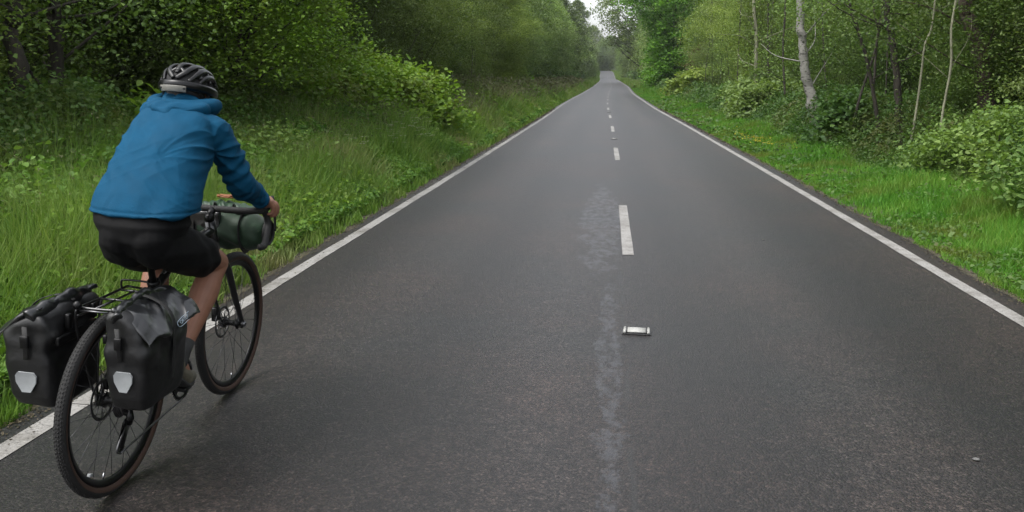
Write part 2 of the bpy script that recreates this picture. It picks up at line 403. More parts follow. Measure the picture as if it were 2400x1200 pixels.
def remesh(mb, name, mat, parent, voxel=.006, smooth=6, disp=None, factor=.5):
    o = mb.build(name+'_raw', mat)
    r = o.modifiers.new('r', 'REMESH'); r.mode = 'VOXEL'; r.voxel_size = voxel; r.use_smooth_shade = True
    if smooth:
        s = o.modifiers.new('s', 'SMOOTH'); s.iterations = smooth; s.factor = factor
    dg = bpy.context.evaluated_depsgraph_get(); dg.update()
    me = bpy.data.meshes.new_from_object(o.evaluated_get(dg))
    raw = o.data; bpy.data.objects.remove(o); bpy.data.meshes.remove(raw)
    if disp:
        n = len(me.vertices); co = np.zeros(n*3, np.float32); me.vertices.foreach_get('co', co); co = co.reshape(-1, 3)
        no = np.zeros(n*3, np.float32); me.vertex_normals.foreach_get('vector', no); no = no.reshape(-1, 3)
        co = co+no*disp(co.astype(float), no)[:, None]; me.vertices.foreach_set('co', co.astype(np.float32).ravel()); me.update()
    me.polygons.foreach_set('use_smooth', np.ones(len(me.polygons), bool))
    me.name = name; me.materials.clear(); me.materials.append(mat)
    ob = bpy.data.objects.new(name, me); COL.objects.link(ob); ob.parent = parent; return ob
def tag(o, label=None, cat=None, group=None, kind=None):
    if label: o['label'] = label
    if cat: o['category'] = cat
    if group: o['group'] = group
    if kind: o['kind'] = kind
    return o
def empty(name, loc=(0, 0, 0), rot=(0, 0, 0)):
    o = bpy.data.objects.new(name, None); o.empty_display_size = .2; COL.objects.link(o); o.location = loc; o.rotation_euler = rot; return o

# ---------------------------------------------------------------- ground and road
KY = np.array([-60, 0, 15, 31, 50, 70, 90, 134, 232, 276, 309, 380, 450, 600.])
KX = np.array([.1, .1, .09, 0, -.2, -.22, -.17, .2, 0, -.4, -.95, -1.36, -6, -30])
KZY = np.array([-60, 0, 40, 60, 90, 134, 200, 232, 276, 286, 298, 309, 380, 450, 600.])
KZ = np.array([0, 0, 0, .06, .10, .45, .85, 1.08, 1.45, 1.42, 1.6, 2.5, 5.0, 6, 7.])
def smooth_interp(x, xs, ys):
    x = np.asarray(x, float); acc = 0
    for d in (-.07, -.035, 0, .035, .07): acc = acc+np.interp(x+d*np.maximum(np.abs(x), 20), xs, ys)
    return acc/5
def roadx(y): return smooth_interp(y, KY, KX)
def roadz(y): 
    y = np.asarray(y, float)
    return (np.interp(y-4, KZY, KZ)+np.interp(y, KZY, KZ)+np.interp(y+4, KZY, KZ))/3
def ground_h(x, y):
    x = np.asarray(x, float); y = np.asarray(y, float)
    d = np.abs(x-roadx(y)); e = np.clip((d-2.95)/1.2, 0, 1)
    b = .10*np.sin(x*.9+y*.37)+.08*np.sin(y*.8-x*.31)+.05*np.sin(x*2.3+1)*np.sin(y*1.9)
    side = np.where(x < 0, .05, -.05)
    return roadz(y)-.03+e*(b*.8+side)+np.clip((d-8)/30, 0, 1)*.6
ys = np.concatenate([np.arange(-25, 60, .5), np.arange(60, 300, 2), np.arange(300, 720, 6)])
xs = np.concatenate([np.arange(-260, -40, 10), np.arange(-40, -12, 2), np.arange(-12, 12, .4), np.arange(12, 40, 2), np.arange(40, 261, 10)])
def grid(xs, ys, zf, name, mat, xoff=0, kind='structure'):
    XX, YY = np.meshgrid(xs, ys); XR = XX+(roadx(YY) if xoff else 0)
    V = np.stack([XR, YY, zf(XR, YY)], -1).reshape(-1, 3); nx, ny = len(xs), len(ys)
    i = np.arange(nx-1)[None, :]+np.arange(ny-1)[:, None]*nx
    F = np.stack([i, i+1, i+1+nx, i+nx], -1).reshape(-1)
    o = mesh_np(name, V, F, np.full((nx-1)*(ny-1), 4), mat, smooth=True); o['kind'] = kind; return o
grid(xs, ys, ground_h, 'ground', M['soil'], 1)
def strip(name, mat, l, r, y0, y1, dz, step=.5, jag=0, cols=2):
    yy = np.arange(y0, y1+1e-6, step); yy[-1] = y1
    L_ = l+(jag*np.sin(yy*3.1)*np.sin(yy*.77+1)+RNG.normal(0, jag*.5, len(yy)) if jag else 0)
    R_ = r+(jag*np.sin(yy*2.7+2)*np.sin(yy*.63)+RNG.normal(0, jag*.5, len(yy)) if jag else 0)
    V = []; c = roadx(yy)
    for t in np.linspace(0, 1, cols): V.append(np.stack([c+L_+(R_-L_)*t, yy, roadz(yy)+dz+0*yy], -1))
    V = np.stack(V, 1).reshape(-1, 3)
    i = np.arange(cols-1)[None, :]+np.arange(len(yy)-1)[:, None]*cols
    F = np.stack([i, i+1, i+1+cols, i+cols], -1).reshape(-1)
    return V, F, np.full((cols-1)*(len(yy)-1), 4)
V, F, T = strip('road', None, -2.76, 2.80, -25, 600, 0, .125, .03, 6)
road = mesh_np('road', V, F, T, M['asphalt'], smooth=True); road['kind'] = 'structure'
def merge_strips(name, mat, lst):
    Vs, Fs, Ts, n = [], [], [], 0
    for V, F, T in lst: Vs.append(V); Fs.append(F+n); Ts.append(T); n += len(V)
    o = mesh_np(name, np.vstack(Vs), np.concatenate(Fs), np.concatenate(Ts), mat, smooth=True); o['kind'] = 'structure'; return o
o = merge_strips('edge_line', M['paint'], [strip('', 0, -2.65, -2.54, -20, 600, .004, .25, .003), strip('', 0, 2.53, 2.64, -20, 600, .004, .25, .003)])
dl = []
for k in range(-1, 44):
    y0 = 7.35+9.0*k
    dl.append(strip('', 0, .055, .155, y0, y0+3.0, .004, .25, .0015))
merge_strips('centre_line', M['paint'], dl)

# ---------------------------------------------------------------- vegetation builders
def cards(C, size, elong=1.6, flat=.55, rng=RNG, droop=0):
    """leaf rhombs folded along the midrib; C centres (n,3), size (n,)"""
    n = len(C)
    nz = rng.normal(0, 1, (n, 3)); nz[:, 2] = np.abs(nz[:, 2])+flat; nz /= np.linalg.norm(nz, axis=1)[:, None]
    d = rng.normal(0, 1, (n, 3)); d[:, 2] -= droop; d -= nz*(d*nz).sum(1)[:, None]; d /= np.linalg.norm(d, axis=1)[:, None]
    s = np.cross(nz, d); L_ = (size*elong*.5)[:, None]; W_ = (size*.5)[:, None]
    fold = nz*W_*.35
    V = np.stack([C-d*L_, C+s*W_+fold-d*L_*.1, C+d*L_, C-s*W_+fold-d*L_*.1], 1).reshape(-1, 3)
    F = np.arange(4*n); return V, F, np.full(n, 4)
def leaves6(C, size, elong=1.3, flat=.8, rng=RNG):
    """broader leaf: six corners, two faces folded along the midrib"""
    n = len(C); nz = rng.normal(0, 1, (n, 3)); nz[:, 2] = np.abs(nz[:, 2])+flat; nz /= np.linalg.norm(nz, axis=1)[:, None]
    d = rng.normal(0, 1, (n, 3)); d -= nz*(d*nz).sum(1)[:, None]; d /= np.linalg.norm(d, axis=1)[:, None]
    s = np.cross(nz, d); L_ = (size*elong*.5)[:, None]; W_ = (size*.5)[:, None]; up = nz*W_
    V = np.stack([C-d*L_, C+s*W_*.85-d*L_*.45+up*.3, C+s*W_*.8+d*L_*.35+up*.28, C+d*L_-up*.15, C-s*W_*.8+d*L_*.35+up*.28, C-s*W_*.85-d*L_*.45+up*.3], 1).reshape(-1, 3)
    i = np.arange(n)[:, None]*6
    F = np.concatenate([i, i+1, i+2, i+3, i, i+3, i+4, i+5], 1).reshape(-1); return V, F, np.full(2*n, 4)
def blades(P, h, w, lean, rng=RNG):
    n = len(P); a = rng.uniform(0, 2*np.pi, n); dx = np.stack([np.cos(a), np.sin(a), 0*a], -1)
    b = rng.uniform(0, 2*np.pi, n); sx = np.stack([np.cos(b), np.sin(b), 0*b], -1)*w[:, None]*.5
    up = np.array([0, 0, 1.]); h = h[:, None]; l = (lean[:, None])*h
    m = P+up*h*.55+dx*l*.3; t = P+up*h*(1-.35*lean[:, None]**2)+dx*l
    V = np.stack([P-sx, P+sx, m+sx*.8, m-sx*.8, t], 1).reshape(-1, 3)
    i = np.arange(n)[:, None]*5
    F = np.concatenate([i+0, i+1, i+2, i+3, i+3, i+2, i+4], 1).reshape(-1)
    T = np.tile([4, 3], n); return V, F, T, t
def stuff(name, V, F, T, mat, label, cat):
    o = mesh_np(name, V, F, T, mat); return tag(o, label, cat, kind='stuff')
def hn(x, y, s=1.0, ph=0):       # cheap smooth noise in 0..1
    v = (np.sin(x*1.1*s+1.3+ph)+np.sin(y*.93*s+.4*x*s+ph*2)+np.sin(x*2.3*s-y*1.7*s+2+ph)+np.sin(y*2.9*s+x*.7*s+5+ph)*.7)/3.7
    return .5+.5*v

def make_crown(rng, H, W, base, n_cl, per, leaf, top=.55, hollow=.35, spread=.5, elong=1.5, flat=.7):
    """clusters of leaves through an uneven crown volume; returns leaf arrays and cluster centres"""
    lobes = [(rng.uniform(0, 2*math.pi), rng.uniform(.25, .9), rng.uniform(.6, 1.25)) for _ in range(9)]
    C = []
    while len(C) < n_cl:
        t = rng.uniform(0, 1); a = rng.uniform(0, 2*math.pi); rad = math.sqrt(rng.uniform(hollow**2, 1))
        prof = math.sin(math.pi*min(1, (t*.92+.1)))**.55 if t > .5 else (.72+.28*math.sin(math.pi*t))
        lob = 1+sum(.22*k*math.exp(-((t-h)/.16)**2)*math.cos(a-b) for b, h, k in lobes)
        r = W/2*prof*lob*rad
        if rng.uniform() < .12: r *= 1.15
        C.append((r*math.cos(a), r*math.sin(a), base+(H-base)*t))
    C = np.array(C)
    cs = np.repeat(C, per, 0)
    sz = np.repeat(rng.uniform(.6, 1.3, len(C)), per)*spread
    off = rng.normal(0, 1, (len(cs), 3))*np.stack([sz, sz, sz*.42], -1)
    off[:, 2] -= (off[:, 0]**2+off[:, 1]**2)*.25/max(spread, .1)
    P = cs+off; P[:, 2] = np.maximum(P[:, 2], .05)
    return cards(P, leaf*rng.uniform(.6, 1.3, len(P)), elong, flat, rng), C
def make_wood(rng, H, W, C, r0, stems=1, lean=0, nb=40, seg=5):
    mb = MB(); tips = []
    for s in range(stems):
        a = rng.uniform(0, 2*math.pi); l = (W*.22 if stems > 1 else W*.06)
        P = [(0.12*stems*math.cos(a)*(stems > 1), .12*stems*math.sin(a)*(stems > 1), -.1)]
        for t in (.15, .35, .6, .85):
            P.append((l*t*math.cos(a)+rng.normal(0, .05*H*.12)+lean*t*H, l*t*math.sin(a)+rng.normal(0, .05*H*.12), H*t))
        Q = catmull(P, 4); R = np.linspace(1, .12, len(Q))**.9*r0/(stems**.4)
        R[0] *= 1.35; mb.add(*tube(Q, R, 9)); tips.append(Q)
    idx = rng.choice(len(C), min(nb, len(C)), replace=False)
    for i in idx:
        c = C[i]; Q = tips[rng.integers(len(tips))]
        z = max(.2, c[2]-np.linalg.norm(c[:2])*rng.uniform(.5, 1.0)); j = int(np.argmin(np.abs(Q[:, 2]-z))); p = Q[j]
        if c[2] < p[2]-.3: continue
        m = (p+c)/2+rng.normal(0, .12, 3)*np.linalg.norm(c-p)*.5; rr = r0*.28*(1-.6*p[2]/H)
        mb.add(*tube(catmull([p, m, c], 3), np.linspace(rr, rr*.25, 7), 5))
    return mb
def proto_tree(name, seed, mat_leaf, mat_bark, H, W, base, n_cl, per, leaf, r0, stems=1, nb=40, lean=0, **kw):
    rng = np.random.default_rng(seed)
    (V, F, T), C = make_crown(rng, H, W, base, n_cl, per, leaf, **kw)
    if lean: V[:, 0] += lean*V[:, 2]; C = C.copy(); C[:, 0] += lean*C[:, 2]
    root = empty(name)
    mesh_np('crown', V, F, T, mat_leaf, root)
    make_wood(rng, H, W, C, r0, stems, lean, nb).build('trunk', mat_bark, root)
    return root
USED = set()
def place(proto, x, y, rz, s, label, cat, group, dz=0):
    if proto.name in USED:
        o = proto.copy(); COL.objects.link(o)
        for ch in proto.children:
            c = ch.copy(); COL.objects.link(c); c.parent = o
    else: o = proto; USED.add(proto.name)
    o.location = (x, y, float(ground_h(x, y))+dz); o.rotation_euler = (0, 0, rz); o.scale = (s, s, s*random.uniform(.92, 1.08))
    tag(o, label, cat, group); return o
# ---------------------------------------------------------------- trees
near = [proto_tree('leafy_tree', 1, M['leaf_mid'], M['bark'], 8.5, 5.0, .5, 720, 260, .034, .10, 3, 60, spread=.30),
        proto_tree('leafy_tree', 2, M['leaf_dark'], M['bark'], 9.5, 5.5, .4, 720, 260, .036, .13, 2, 60, spread=.32),
        proto_tree('leafy_tree', 3, M['leaf_olive'], M['bark'], 7.5, 4.6, .7, 680, 260, .033, .08, 4, 60, spread=.28)]
mid = [proto_tree('leafy_tree', 4, M['leaf_mid'], M['bark'], 14, 7.0, .8, 640, 90, .11, .17, 1, 50, spread=.50),
       proto_tree('leafy_tree', 5, M['leaf_dark'], M['bark'], 15, 7.5, .8, 640, 90, .11, .20, 1, 50, spread=.52),
       proto_tree('leafy_tree', 6, M['leaf_grey'], M['bark'], 13, 6.5, .6, 640, 90, .105, .15, 2, 50, spread=.48),
       proto_tree('leafy_tree', 8, M['leaf_olive'], M['bark'], 12, 6.0, .6, 600, 90, .105, .14, 2, 50, spread=.46)]
far = [proto_tree('leafy_tree', 21, M['leaf_mid'], M['bark'], 17, 9.0, .8, 440, 60, .24, .24, 1, 30, spread=.7),
       proto_tree('leafy_tree', 22, M['leaf_grey'], M['bark'], 16, 8.5, .6, 440, 60, .24, .22, 1, 30, spread=.7),
       proto_tree('leafy_tree', 23, M['leaf_dark'], M['bark'], 18, 9.5, .8, 440, 60, .24, .24, 1, 30, spread=.75)]
rt = random.Random(5)
def wood(side):
    sn = 'left' if side < 0 else 'right'
    # near wood
    for y in np.arange(4.5, 62, 3.1):
        for row, (d, p) in enumerate(((8.4, 1), (11.6, 1), (15.5, 1))):
            if side > 0: d = (9.2, 12.2, 16.0)[row]
            yy = y+rt.uniform(-1.2, 1.2); x = side*(d+rt.uniform(-.9, .9)+(.012*y*d if row else 0))
            if side > 0 and yy < 7 and row == 0: continue
            k = rt.choice([0, 1, 1, 2, 0] if row == 0 else [0, 1, 1])
            src = near if row < 2 else mid[:2]
            pr = src[k % len(src)]
            s = rt.uniform(.85, 1.15)*(1.0 if row < 2 else .75)
            kind = {0: 'mid green', 1: 'dark green', 2: 'olive green'}[k] if row < 2 else 'taller'
            lab = {0: f'{kind} leafy tree at the front edge of the near {sn} wood',
                   1: f'{kind} tree a few metres inside the near wood on the {sn}',
                   2: f'{kind} tree deep inside the near wood, third row back on the {sn}'}[row]
            place(pr, x, yy, rt.uniform(0, 6.28), s, lab, 'tree', f'{kind} trees of the near wood {sn} of the road, row {row+1}')
    # middle
    for y in np.arange(63, 150, 5.2):
        for row, d in enumerate((10.0, 15.5)):
            if side > 0: d += (1.4 if y < 100 else -.3)
            yy = y+rt.uniform(-1.6, 1.6); x = side*(d+rt.uniform(-1, 1))
            if side > 0 and row == 0 and 80 < yy < 112: continue
            k = rt.choice([0, 2, 2, 3] if side < 0 else [0, 2, 3])
            kind = ('mid green', 'dark', 'grey green', 'olive')[k]
            place(mid[k], x, yy, rt.uniform(0, 6.28), rt.uniform(.85, 1.15), f'tall {kind} tree in the wall of trees half way along the {sn} side' if row == 0 else
                  f'tall {kind} tree behind the front trees half way along the {sn} side', 'tree', f'{kind} trees half way along the {sn} side, row {row+1}')
    # far
    for y in np.arange(152, 400, 9):
        for row, d in enumerate((11.5,) if y > 240 else (11.0, 19.0)):
            yy = y+rt.uniform(-2.5, 2.5); x = float(roadx(yy))+side*(d*(.72 if yy > 285 else 1)+rt.uniform(-1.2, 1.2))
            k = rt.choice([0, 1, 2])
            kind = ('mid green', 'grey green', 'dark')[k]
            place(far[k], x, yy, rt.uniform(0, 6.28), rt.uniform(.8, 1.1)*(.8 if yy > 230 else 1), f'distant {kind} tree beside the far {sn} end of the road', 'tree', f'distant {kind} trees at the {sn} of the road')
wood(-1); wood(1)
for i, (x, y, k, s) in enumerate([(-12, 425, 0, 1), (-4, 432, 1, .95), (4, 428, 2, .9), (12, 424, 0, 1), (20, 430, 1, 1.1), (-20, 430, 2, 1.1), (-9, 446, 2, 1.2), (0, 450, 0, 1.1), (9, 446, 1, 1.2), (-28, 440, 0, 1.2), (28, 440, 2, 1.2)]):
    place(far[k], x, y, i*1.3, s, 'hazy distant tree closing the view where the road disappears', 'tree', 'hazy trees closing the end of the road')
ym = proto_tree('young_maple_tree', 36, M['leaf_bramble'], M['bark'], 7.5, 4.8, 1.75, 380, 190, .046, .08, 1, 50, spread=.34, flat=1.2)
place(ym, -6.0, 13.4, .5, 1.0, 'young tree with bright yellow green leaves reaching out above the cyclist', 'tree', None)
# the bright maple on the right
lime = proto_tree('maple_tree', 31, M['leaf_lime'], M['bark'], 17, 9.5, 1.2, 800, 60, .20, .25, 1, 60, spread=.55, flat=1.1)
place(lime, 7.3, 98, .5, 1.0, 'bright green broad maple overhanging the verge half way along the right side', 'tree', None)
lime2 = proto_tree('ash_tree', 33, M['leaf_mid'], M['bark'], 15, 7.5, 2.0, 600, 60, .16, .2, 1, 50, spread=.5)
place(lime2, 10.8, 87, 2.5, 1.0, 'mid green tree just in front of the bright maple on the right', 'tree', None)
oak = proto_tree('oak_tree', 32, M['leaf_dark'], M['bark'], 24, 25, 8.5, 560, 40, .34, .38, 1, 130, spread=.85)
place(oak, 8.5, 205, .5, 1.0, 'big open crowned oak whose dark boughs show against the white sky', 'tree', None)
oak2 = proto_tree('oak_tree', 34, M['leaf_dark'], M['bark'], 25, 9, 4.0, 340, 40, .34, .3, 1, 90, spread=.8)
place(oak2, -10.2, 262, 1.5, 1.0, 'dark round headed tree standing above the left trees against the sky', 'tree', None)
copper = proto_tree('copper_bush', 35, M['leaf_copper'], M['bark_red'], 5, 4, .3, 200, 60, .13, .06, 3, 20, spread=.4)
place(copper, 9.4, 84, 0, 1.0, 'reddish brown leaved shrub under the trees to the right of the bright maple', 'shrub', None)

# single stems one can pick out
def stem_tree(name, label, cat, mat, P, R, seed, leaf=None, n=0, group=None, nbr=6):
    base = np.array(P[0], float); gz = float(ground_h(base[0], base[1])); base[2] = gz
    root = empty(name, tuple(base)); Q = catmull(np.array(P, float)-np.array([base[0], base[1], 0]), 6); Q[0][2] = gz-.15
    Q[:, 2] -= gz
    rng = np.random.default_rng(seed); RR = np.interp(np.linspace(0, 1, len(Q)), np.linspace(0, 1, len(R)), R)
    RR = RR*(1+rng.normal(0, .05, len(RR))); Q[1:, :2] += rng.normal(0, RR.max()*.10, (len(Q)-1, 2))
    mb = MB(); mb.add(*tube(Q, RR, 12)); ends = []
    for b in range(nbr):
        j = rng.integers(len(Q)//4, len(Q)-1); p = Q[j]; a = rng.uniform(0, 6.28); l = rng.uniform(.8, 2.2)
        e = p+np.array([math.cos(a)*l, math.sin(a)*l, rng.uniform(.3, 1.4)]); m = (p+e)/2+rng.normal(0, .12, 3)
        r = min(RR[j]*.3, .022); mb.add(*tube(catmull([p, m, e], 4), np.linspace(r, r*.2, 9), 6)); ends.append(e); ends.append(m)
    mb.build('trunk', mat, root)
    top = Q[-1]; ends += [top, top+np.array([.3, .2, .6])]
    if leaf:
        C = []
        for e in ends:
            C.append(e+rng.normal(0, 1, (n, 3))*np.array([.55, .55, .3]))
        C.append(top+np.array([0, 0, 1.5])+rng.normal(0, 1, (n*5, 3))*np.array([1.1, 1.1, 1.0]))
        C = np.vstack(C); mesh_np('crown', *cards(C, .042*rng.uniform(.7, 1.3, len(C)), 1.5, .6, rng), leaf, root)
    tag(root, label, cat, group); return root
S = stem_tree
S('birch_tree', 'thick white barked birch trunk leaning towards the road in the right hand wood', 'tree', M['birch'], [(5.75,24,0),(5.48,24,1.0),(5.28,24,1.7),(5.13,24,2.6),(5.0,24,3.6),(4.8,24,9)], [.20,.15,.12,.11,.10,.05], 41, M['leaf_mid'], 260)
S('birch_tree', 'slender pale cream birch stem left of the thick white birch', 'tree', M['pale'], [(5.5,33,0),(5.48,33,1.2),(5.42,33,2.4),(5.36,33,3.4),(5.2,33,4.5),(5.0,33,8)], [.085,.075,.065,.06,.055,.03], 42, M['leaf_olive'], 260)
S('bare_stemmed_tree', 'straight dark trunk standing between the birch and the thin pale stems', 'tree', M['bark'], [(6.1,18.3,0),(5.97,18.3,.7),(5.82,18.3,1.7),(5.67,18.3,2.4),(5.5,18.3,3.2),(5.2,18.3,8)], [.10,.075,.07,.06,.04], 43, M['leaf_mid'], 260)
S('sapling', 'thin slanting grey sapling just left of the straight dark trunk', 'tree', M['bark'], [(5.85,18.9,0),(5.6,18.9,1.2),(5.37,18.9,2.0),(5.15,18.9,2.6),(4.9,18.9,3.3),(4.4,18.9,6)], [.045,.04,.035,.03,.02], 44, M['leaf_mid'], 160, nbr=4)
S('sapling', 'thin forked sapling rising to the right of the slanting one', 'tree', M['bark'], [(5.3,19.5,0),(5.5,19.5,1.2),(5.75,19.5,2.4),(5.6,19.5,3.4),(5.9,19.5,6)], [.03,.028,.024,.02,.015], 45, M['leaf_mid'], 160, nbr=4)
S('sapling', 'wavy pale whip of a stem right of the straight dark trunk', 'tree', M['pale'], [(5.5,16.2,0),(5.58,16.2,1.3),(5.6,16.2,2.1),(5.7,16.2,2.7),(5.6,16.2,5)], [.022,.02,.018,.016,.01], 46, M['leaf_mid'], 140, nbr=3)
S('sapling', 'wavy pale stem nearest the reddish trunk on the right', 'tree', M['pale'], [(5.75,15.6,0),(5.82,15.6,1.2),(5.86,15.6,1.8),(5.80,15.6,2.4),(5.84,15.6,3.1),(5.9,15.6,5)], [.022,.02,.02,.018,.01], 47, M['leaf_mid'], 140, nbr=3)
S('pine_tree', 'reddish brown knotty trunk at the right hand edge of the wood', 'tree', M['bark_red'], [(7.2,17,0),(7.08,17,1.1),(6.95,17,1.6),(6.85,17,2.1),(6.62,17,2.6),(6.5,17,3.3),(6.3,17,8)], [.17,.14,.13,.12,.08], 48, M['leaf_dark'], 300)
S('dark_tree', 'dark curved trunk at the far left edge of the picture', 'tree', M['bark'], [(-6.46,8.24,0),(-6.31,8.24,1.08),(-6.08,8.24,1.59),(-6.12,8.24,2.02),(-6.03,8.24,2.6),(-5.95,8.24,6)], [.13,.10,.085,.075,.07,.05], 49, M['leaf_mid'], 300)
S('dark_tree', 'dark upright trunk behind the cyclist, second from the left edge', 'tree', M['bark'], [(-6.44,9.28,0),(-6.4,9.28,1.03),(-6.38,9.28,1.59),(-6.34,9.28,2.15),(-6.32,9.28,2.7),(-6.25,9.28,6)], [.11,.10,.085,.075,.05], 50, M['leaf_mid'], 300)
S('hawthorn_tree', 'small crooked dark trunk under the leaves left of the road, beyond the brambles', 'tree', M['bark'], [(-6.5,29,0),(-6.48,29,1.5),(-6.48,29,2.6),(-6.6,29,3.1),(-6.9,29,4.2),(-7.2,29,6)], [.12,.10,.09,.08,.06,.04], 51, M['leaf_dark'], 400)

for i in range(15):
    y = 9.5+i*3.4+rt.uniform(-1, 1); x = rt.uniform(5.4, 8.0); l = rt.uniform(-.12, .05); r0 = rt.uniform(.014, .038)
    S('slender_tree', 'slender dark unlabelled stem'.replace('unlabelled ', '')+' among the right hand trees', 'tree', M['bark'], [(x,y,0),(x+l,y,1.2),(x+2.4*l,y+.1,2.6),(x+3.6*l+rt.uniform(-.1,.1),y,4),(x+5*l,y,7)], [r0*1.2,r0,r0*.9,r0*.8,r0*.5], 300+i, M['leaf_mid'], 110, 'slender dark stems in the right hand wood', 3)
for i in range(16):
    y = 8.0+i*3.0+rt.uniform(-1, 1); x = -rt.uniform(6.6, 8.6); l = rt.uniform(-.05, .12); r0 = rt.uniform(.014, .038)
    S('slender_tree', 'slender dark stem among the left hand trees', 'tree', M['bark'], [(x,y,0),(x+l,y,1.2),(x+2.4*l,y+.1,2.6),(x+3.6*l+rt.uniform(-.1,.1),y,4),(x+5*l,y,7)], [r0*1.2,r0,r0*.9,r0*.8,r0*.5], 340+i, M['leaf_mid'], 110, 'slender dark stems in the left hand wood', 3)

# ---------------------------------------------------------------- undergrowth, grass
def scatter(n, x0, x1, y0, y1, p=1.0, rng=RNG):
    """x measured from the road centre; density falls with distance"""
    u = rng.uniform(0, 1, n); 
    if p == 1.0: y = y0*(y1/y0)**u
    else: y = (y0**(1-p)+u*(y1**(1-p)-y0**(1-p)))**(1/(1-p))
    x = rng.uniform(x0, x1, n)
    return x, y
def undergrowth(name, side, n, mat, seed, d0, d1, hf, y0, y1, label, leaf0=.034):
    rng = np.random.default_rng(seed)
    x, y = scatter(n, d0, d1, y0, y1, 1.35, rng)
    h = hf(x, y); x = x*side+roadx(y)
    t = 1-np.abs(rng.normal(0, .28, n)); t = np.clip(t, .03, 1.05)
    z = ground_h(x, y)+h*t+rng.normal(0, .05, n)
    sz = leaf0*rng.uniform(.6, 1.5, n)*np.maximum(1, (y/16)**.75)
    return stuff(name, *leaves6(np.stack([x, y, z], -1), sz, 1.4, .8, rng), mat, label, 'undergrowth')
def hL(x, y):
    st = 4.3-.55*np.clip((14-y)/4, 0, 1)
    st = st+1.3*np.clip((y-23)/8, 0, 1)
    gap = 1-.65*np.clip(1-np.abs(y-18.5)/5.5, 0, 1)*np.clip((6.2-x)/.6, 0, 1)
    return gap*np.clip((x-st)/1.5, .2*np.clip((30-y)/8, .1, 1), 1)*(.5+1.0*hn(x, y, .55)+.5*hn(x, y, 1.7, 2))*np.clip(1.1-(y-30)/200, .6, 1.1)
def hR(x, y):
    return np.clip((x-4.45)/1.3, .08, 1)*(.50+.80*hn(x, y, .6, 3)+.4*hn(x, y, 1.9, 1))
undergrowth('undergrowth', -1, 400000, M['leaf_under'], 61, 3.8, 10, hL, 2.5, 110, 'tangled green undergrowth along the left hand edge of the wood')
undergrowth('undergrowth', 1, 330000, M['leaf_under'], 62, 4.5, 10, hR, 3.5, 110, 'tangled green undergrowth along the right hand edge of the wood')
undergrowth('far_undergrowth', -1, 60000, M['leaf_under'], 63, 6.5, 13, lambda x, y: 1.2+1.6*hn(x, y, .3), 100, 400, 'far low scrub along the left verge', .045)
undergrowth('far_undergrowth', 1, 60000, M['leaf_under'], 64, 6.0, 13, lambda x, y: 1.2+1.6*hn(x, y, .3, 4), 100, 400, 'far low scrub along the right verge', .045)

def bush(name, label, x, y, w, d, h, n, leaf, mat, seed, cat='bush', stems=14, group=None, sway=.0):
    rng = np.random.default_rng(seed); root = empty(name, (x, y, float(ground_h(x, y))))
    nc = max(12, n//70); a = rng.uniform(0, 6.28, nc); r = np.sqrt(rng.uniform(0, 1, nc)); t = rng.uniform(.1, 1, nc)**.6
    lob = 1+.25*np.sin(a*3+seed)+.15*np.sin(a*5)
    C = np.stack([r*np.cos(a)*w/2*lob*(1.15-.45*t), r*np.sin(a)*d/2*lob*(1.15-.45*t), h*t*(1-.25*r**2)*rng.uniform(.85, 1.1, nc)], -1)
    P = np.repeat(C, 70, 0)+rng.normal(0, 1, (nc*70, 3))*np.array([.17, .17, .11])*max(1, h/1.6); P[:, 2] = np.maximum(P[:, 2], .03)
    mesh_np('foliage', *leaves6(P, leaf*rng.uniform(.6, 1.4, len(P)), 1.3, .9, rng), mat, root)
    mb = MB()
    for i in range(stems):
        c = C[rng.integers(nc)]; b = np.array([c[0]*.3, c[1]*.3, -.05]); m = (b+c)/2+np.array([0, 0, .2])
        mb.add(*tube(catmull([b, m, c], 3), np.linspace(.014, .005, 7), 5))
    mb.build('stems', M['bark'], root); tag(root, label, cat, group); return root
bush('bramble_bush', 'big yellow green bramble thicket bulging out of the left verge in front of the wood', -5.15, 18.6, 2.9, 8.5, 1.9, 34000, .08, M['leaf_bramble'], 71)
bush('bramble_bush', 'yellow green bramble behind the big thicket, farther along the left verge', -6.2, 26.5, 2.4, 5.4, 1.7, 13000, .095, M['leaf_bramble'], 72)
bush('bramble_bush', 'dull green bramble mound at the near left, behind the cyclist', -5.9, 7.2, 2.4, 3.0, 1.15, 12000, .050, M['leaf_under'], 73)
bush('hazel_bush', 'hazel bush with large bright round leaves just left of the cyclist\'s shoulder', -5.15, 9.1, 1.0, .9, 1.35, 600, .08, M['leaf_bramble'], 74)
bush('elder_bush', 'dark green bush between the cyclist and the big bramble thicket', -6.6, 12.6, 2.8, 3.0, 1.9, 16000, .062, M['leaf_dark'], 75)
bush('nettle_bush', 'low clump of nettles in the long grass left of the rear pannier', -4.75, 6.0, 1.8, 2.6, .85, 7000, .045, M['leaf_weed'], 83)
bush('nettle_bush', 'pale weed clump in the long grass beyond the handlebar bag', -4.6, 11.0, 1.6, 3.4, .8, 7000, .045, M['leaf_mid'], 84)
bush('hazel_bush', 'large leaved hazel bush with reddish shoots at the right hand edge', 5.3, 9.3, 2.0, 2.4, 1.2, 9000, .055, M['leaf_under'], 76)
bush('bramble_bush', 'bramble mound spilling on to the grass at the right hand wood edge', 5.4, 12.4, 2.2, 2.4, 1.05, 9000, .05, M['leaf_mid'], 77)
bush('elder_bush', 'rounded bush at the foot of the thick white birch', 5.9, 20.5, 2.4, 3.0, 1.15, 8000, .08, M['leaf_under'], 78)
bush('elder_bush', 'broad grey green bush left of the slender pale birch', 5.8, 33, 3.0, 7.0, 1.9, 10000, .10, M['leaf_grey'], 79)
bush('gorse_bush', 'rounded yellow green bush on the right verge near the bright maple', 6.6, 60, 4.5, 7, 2.2, 9000, .16, M['leaf_olive'], 80)
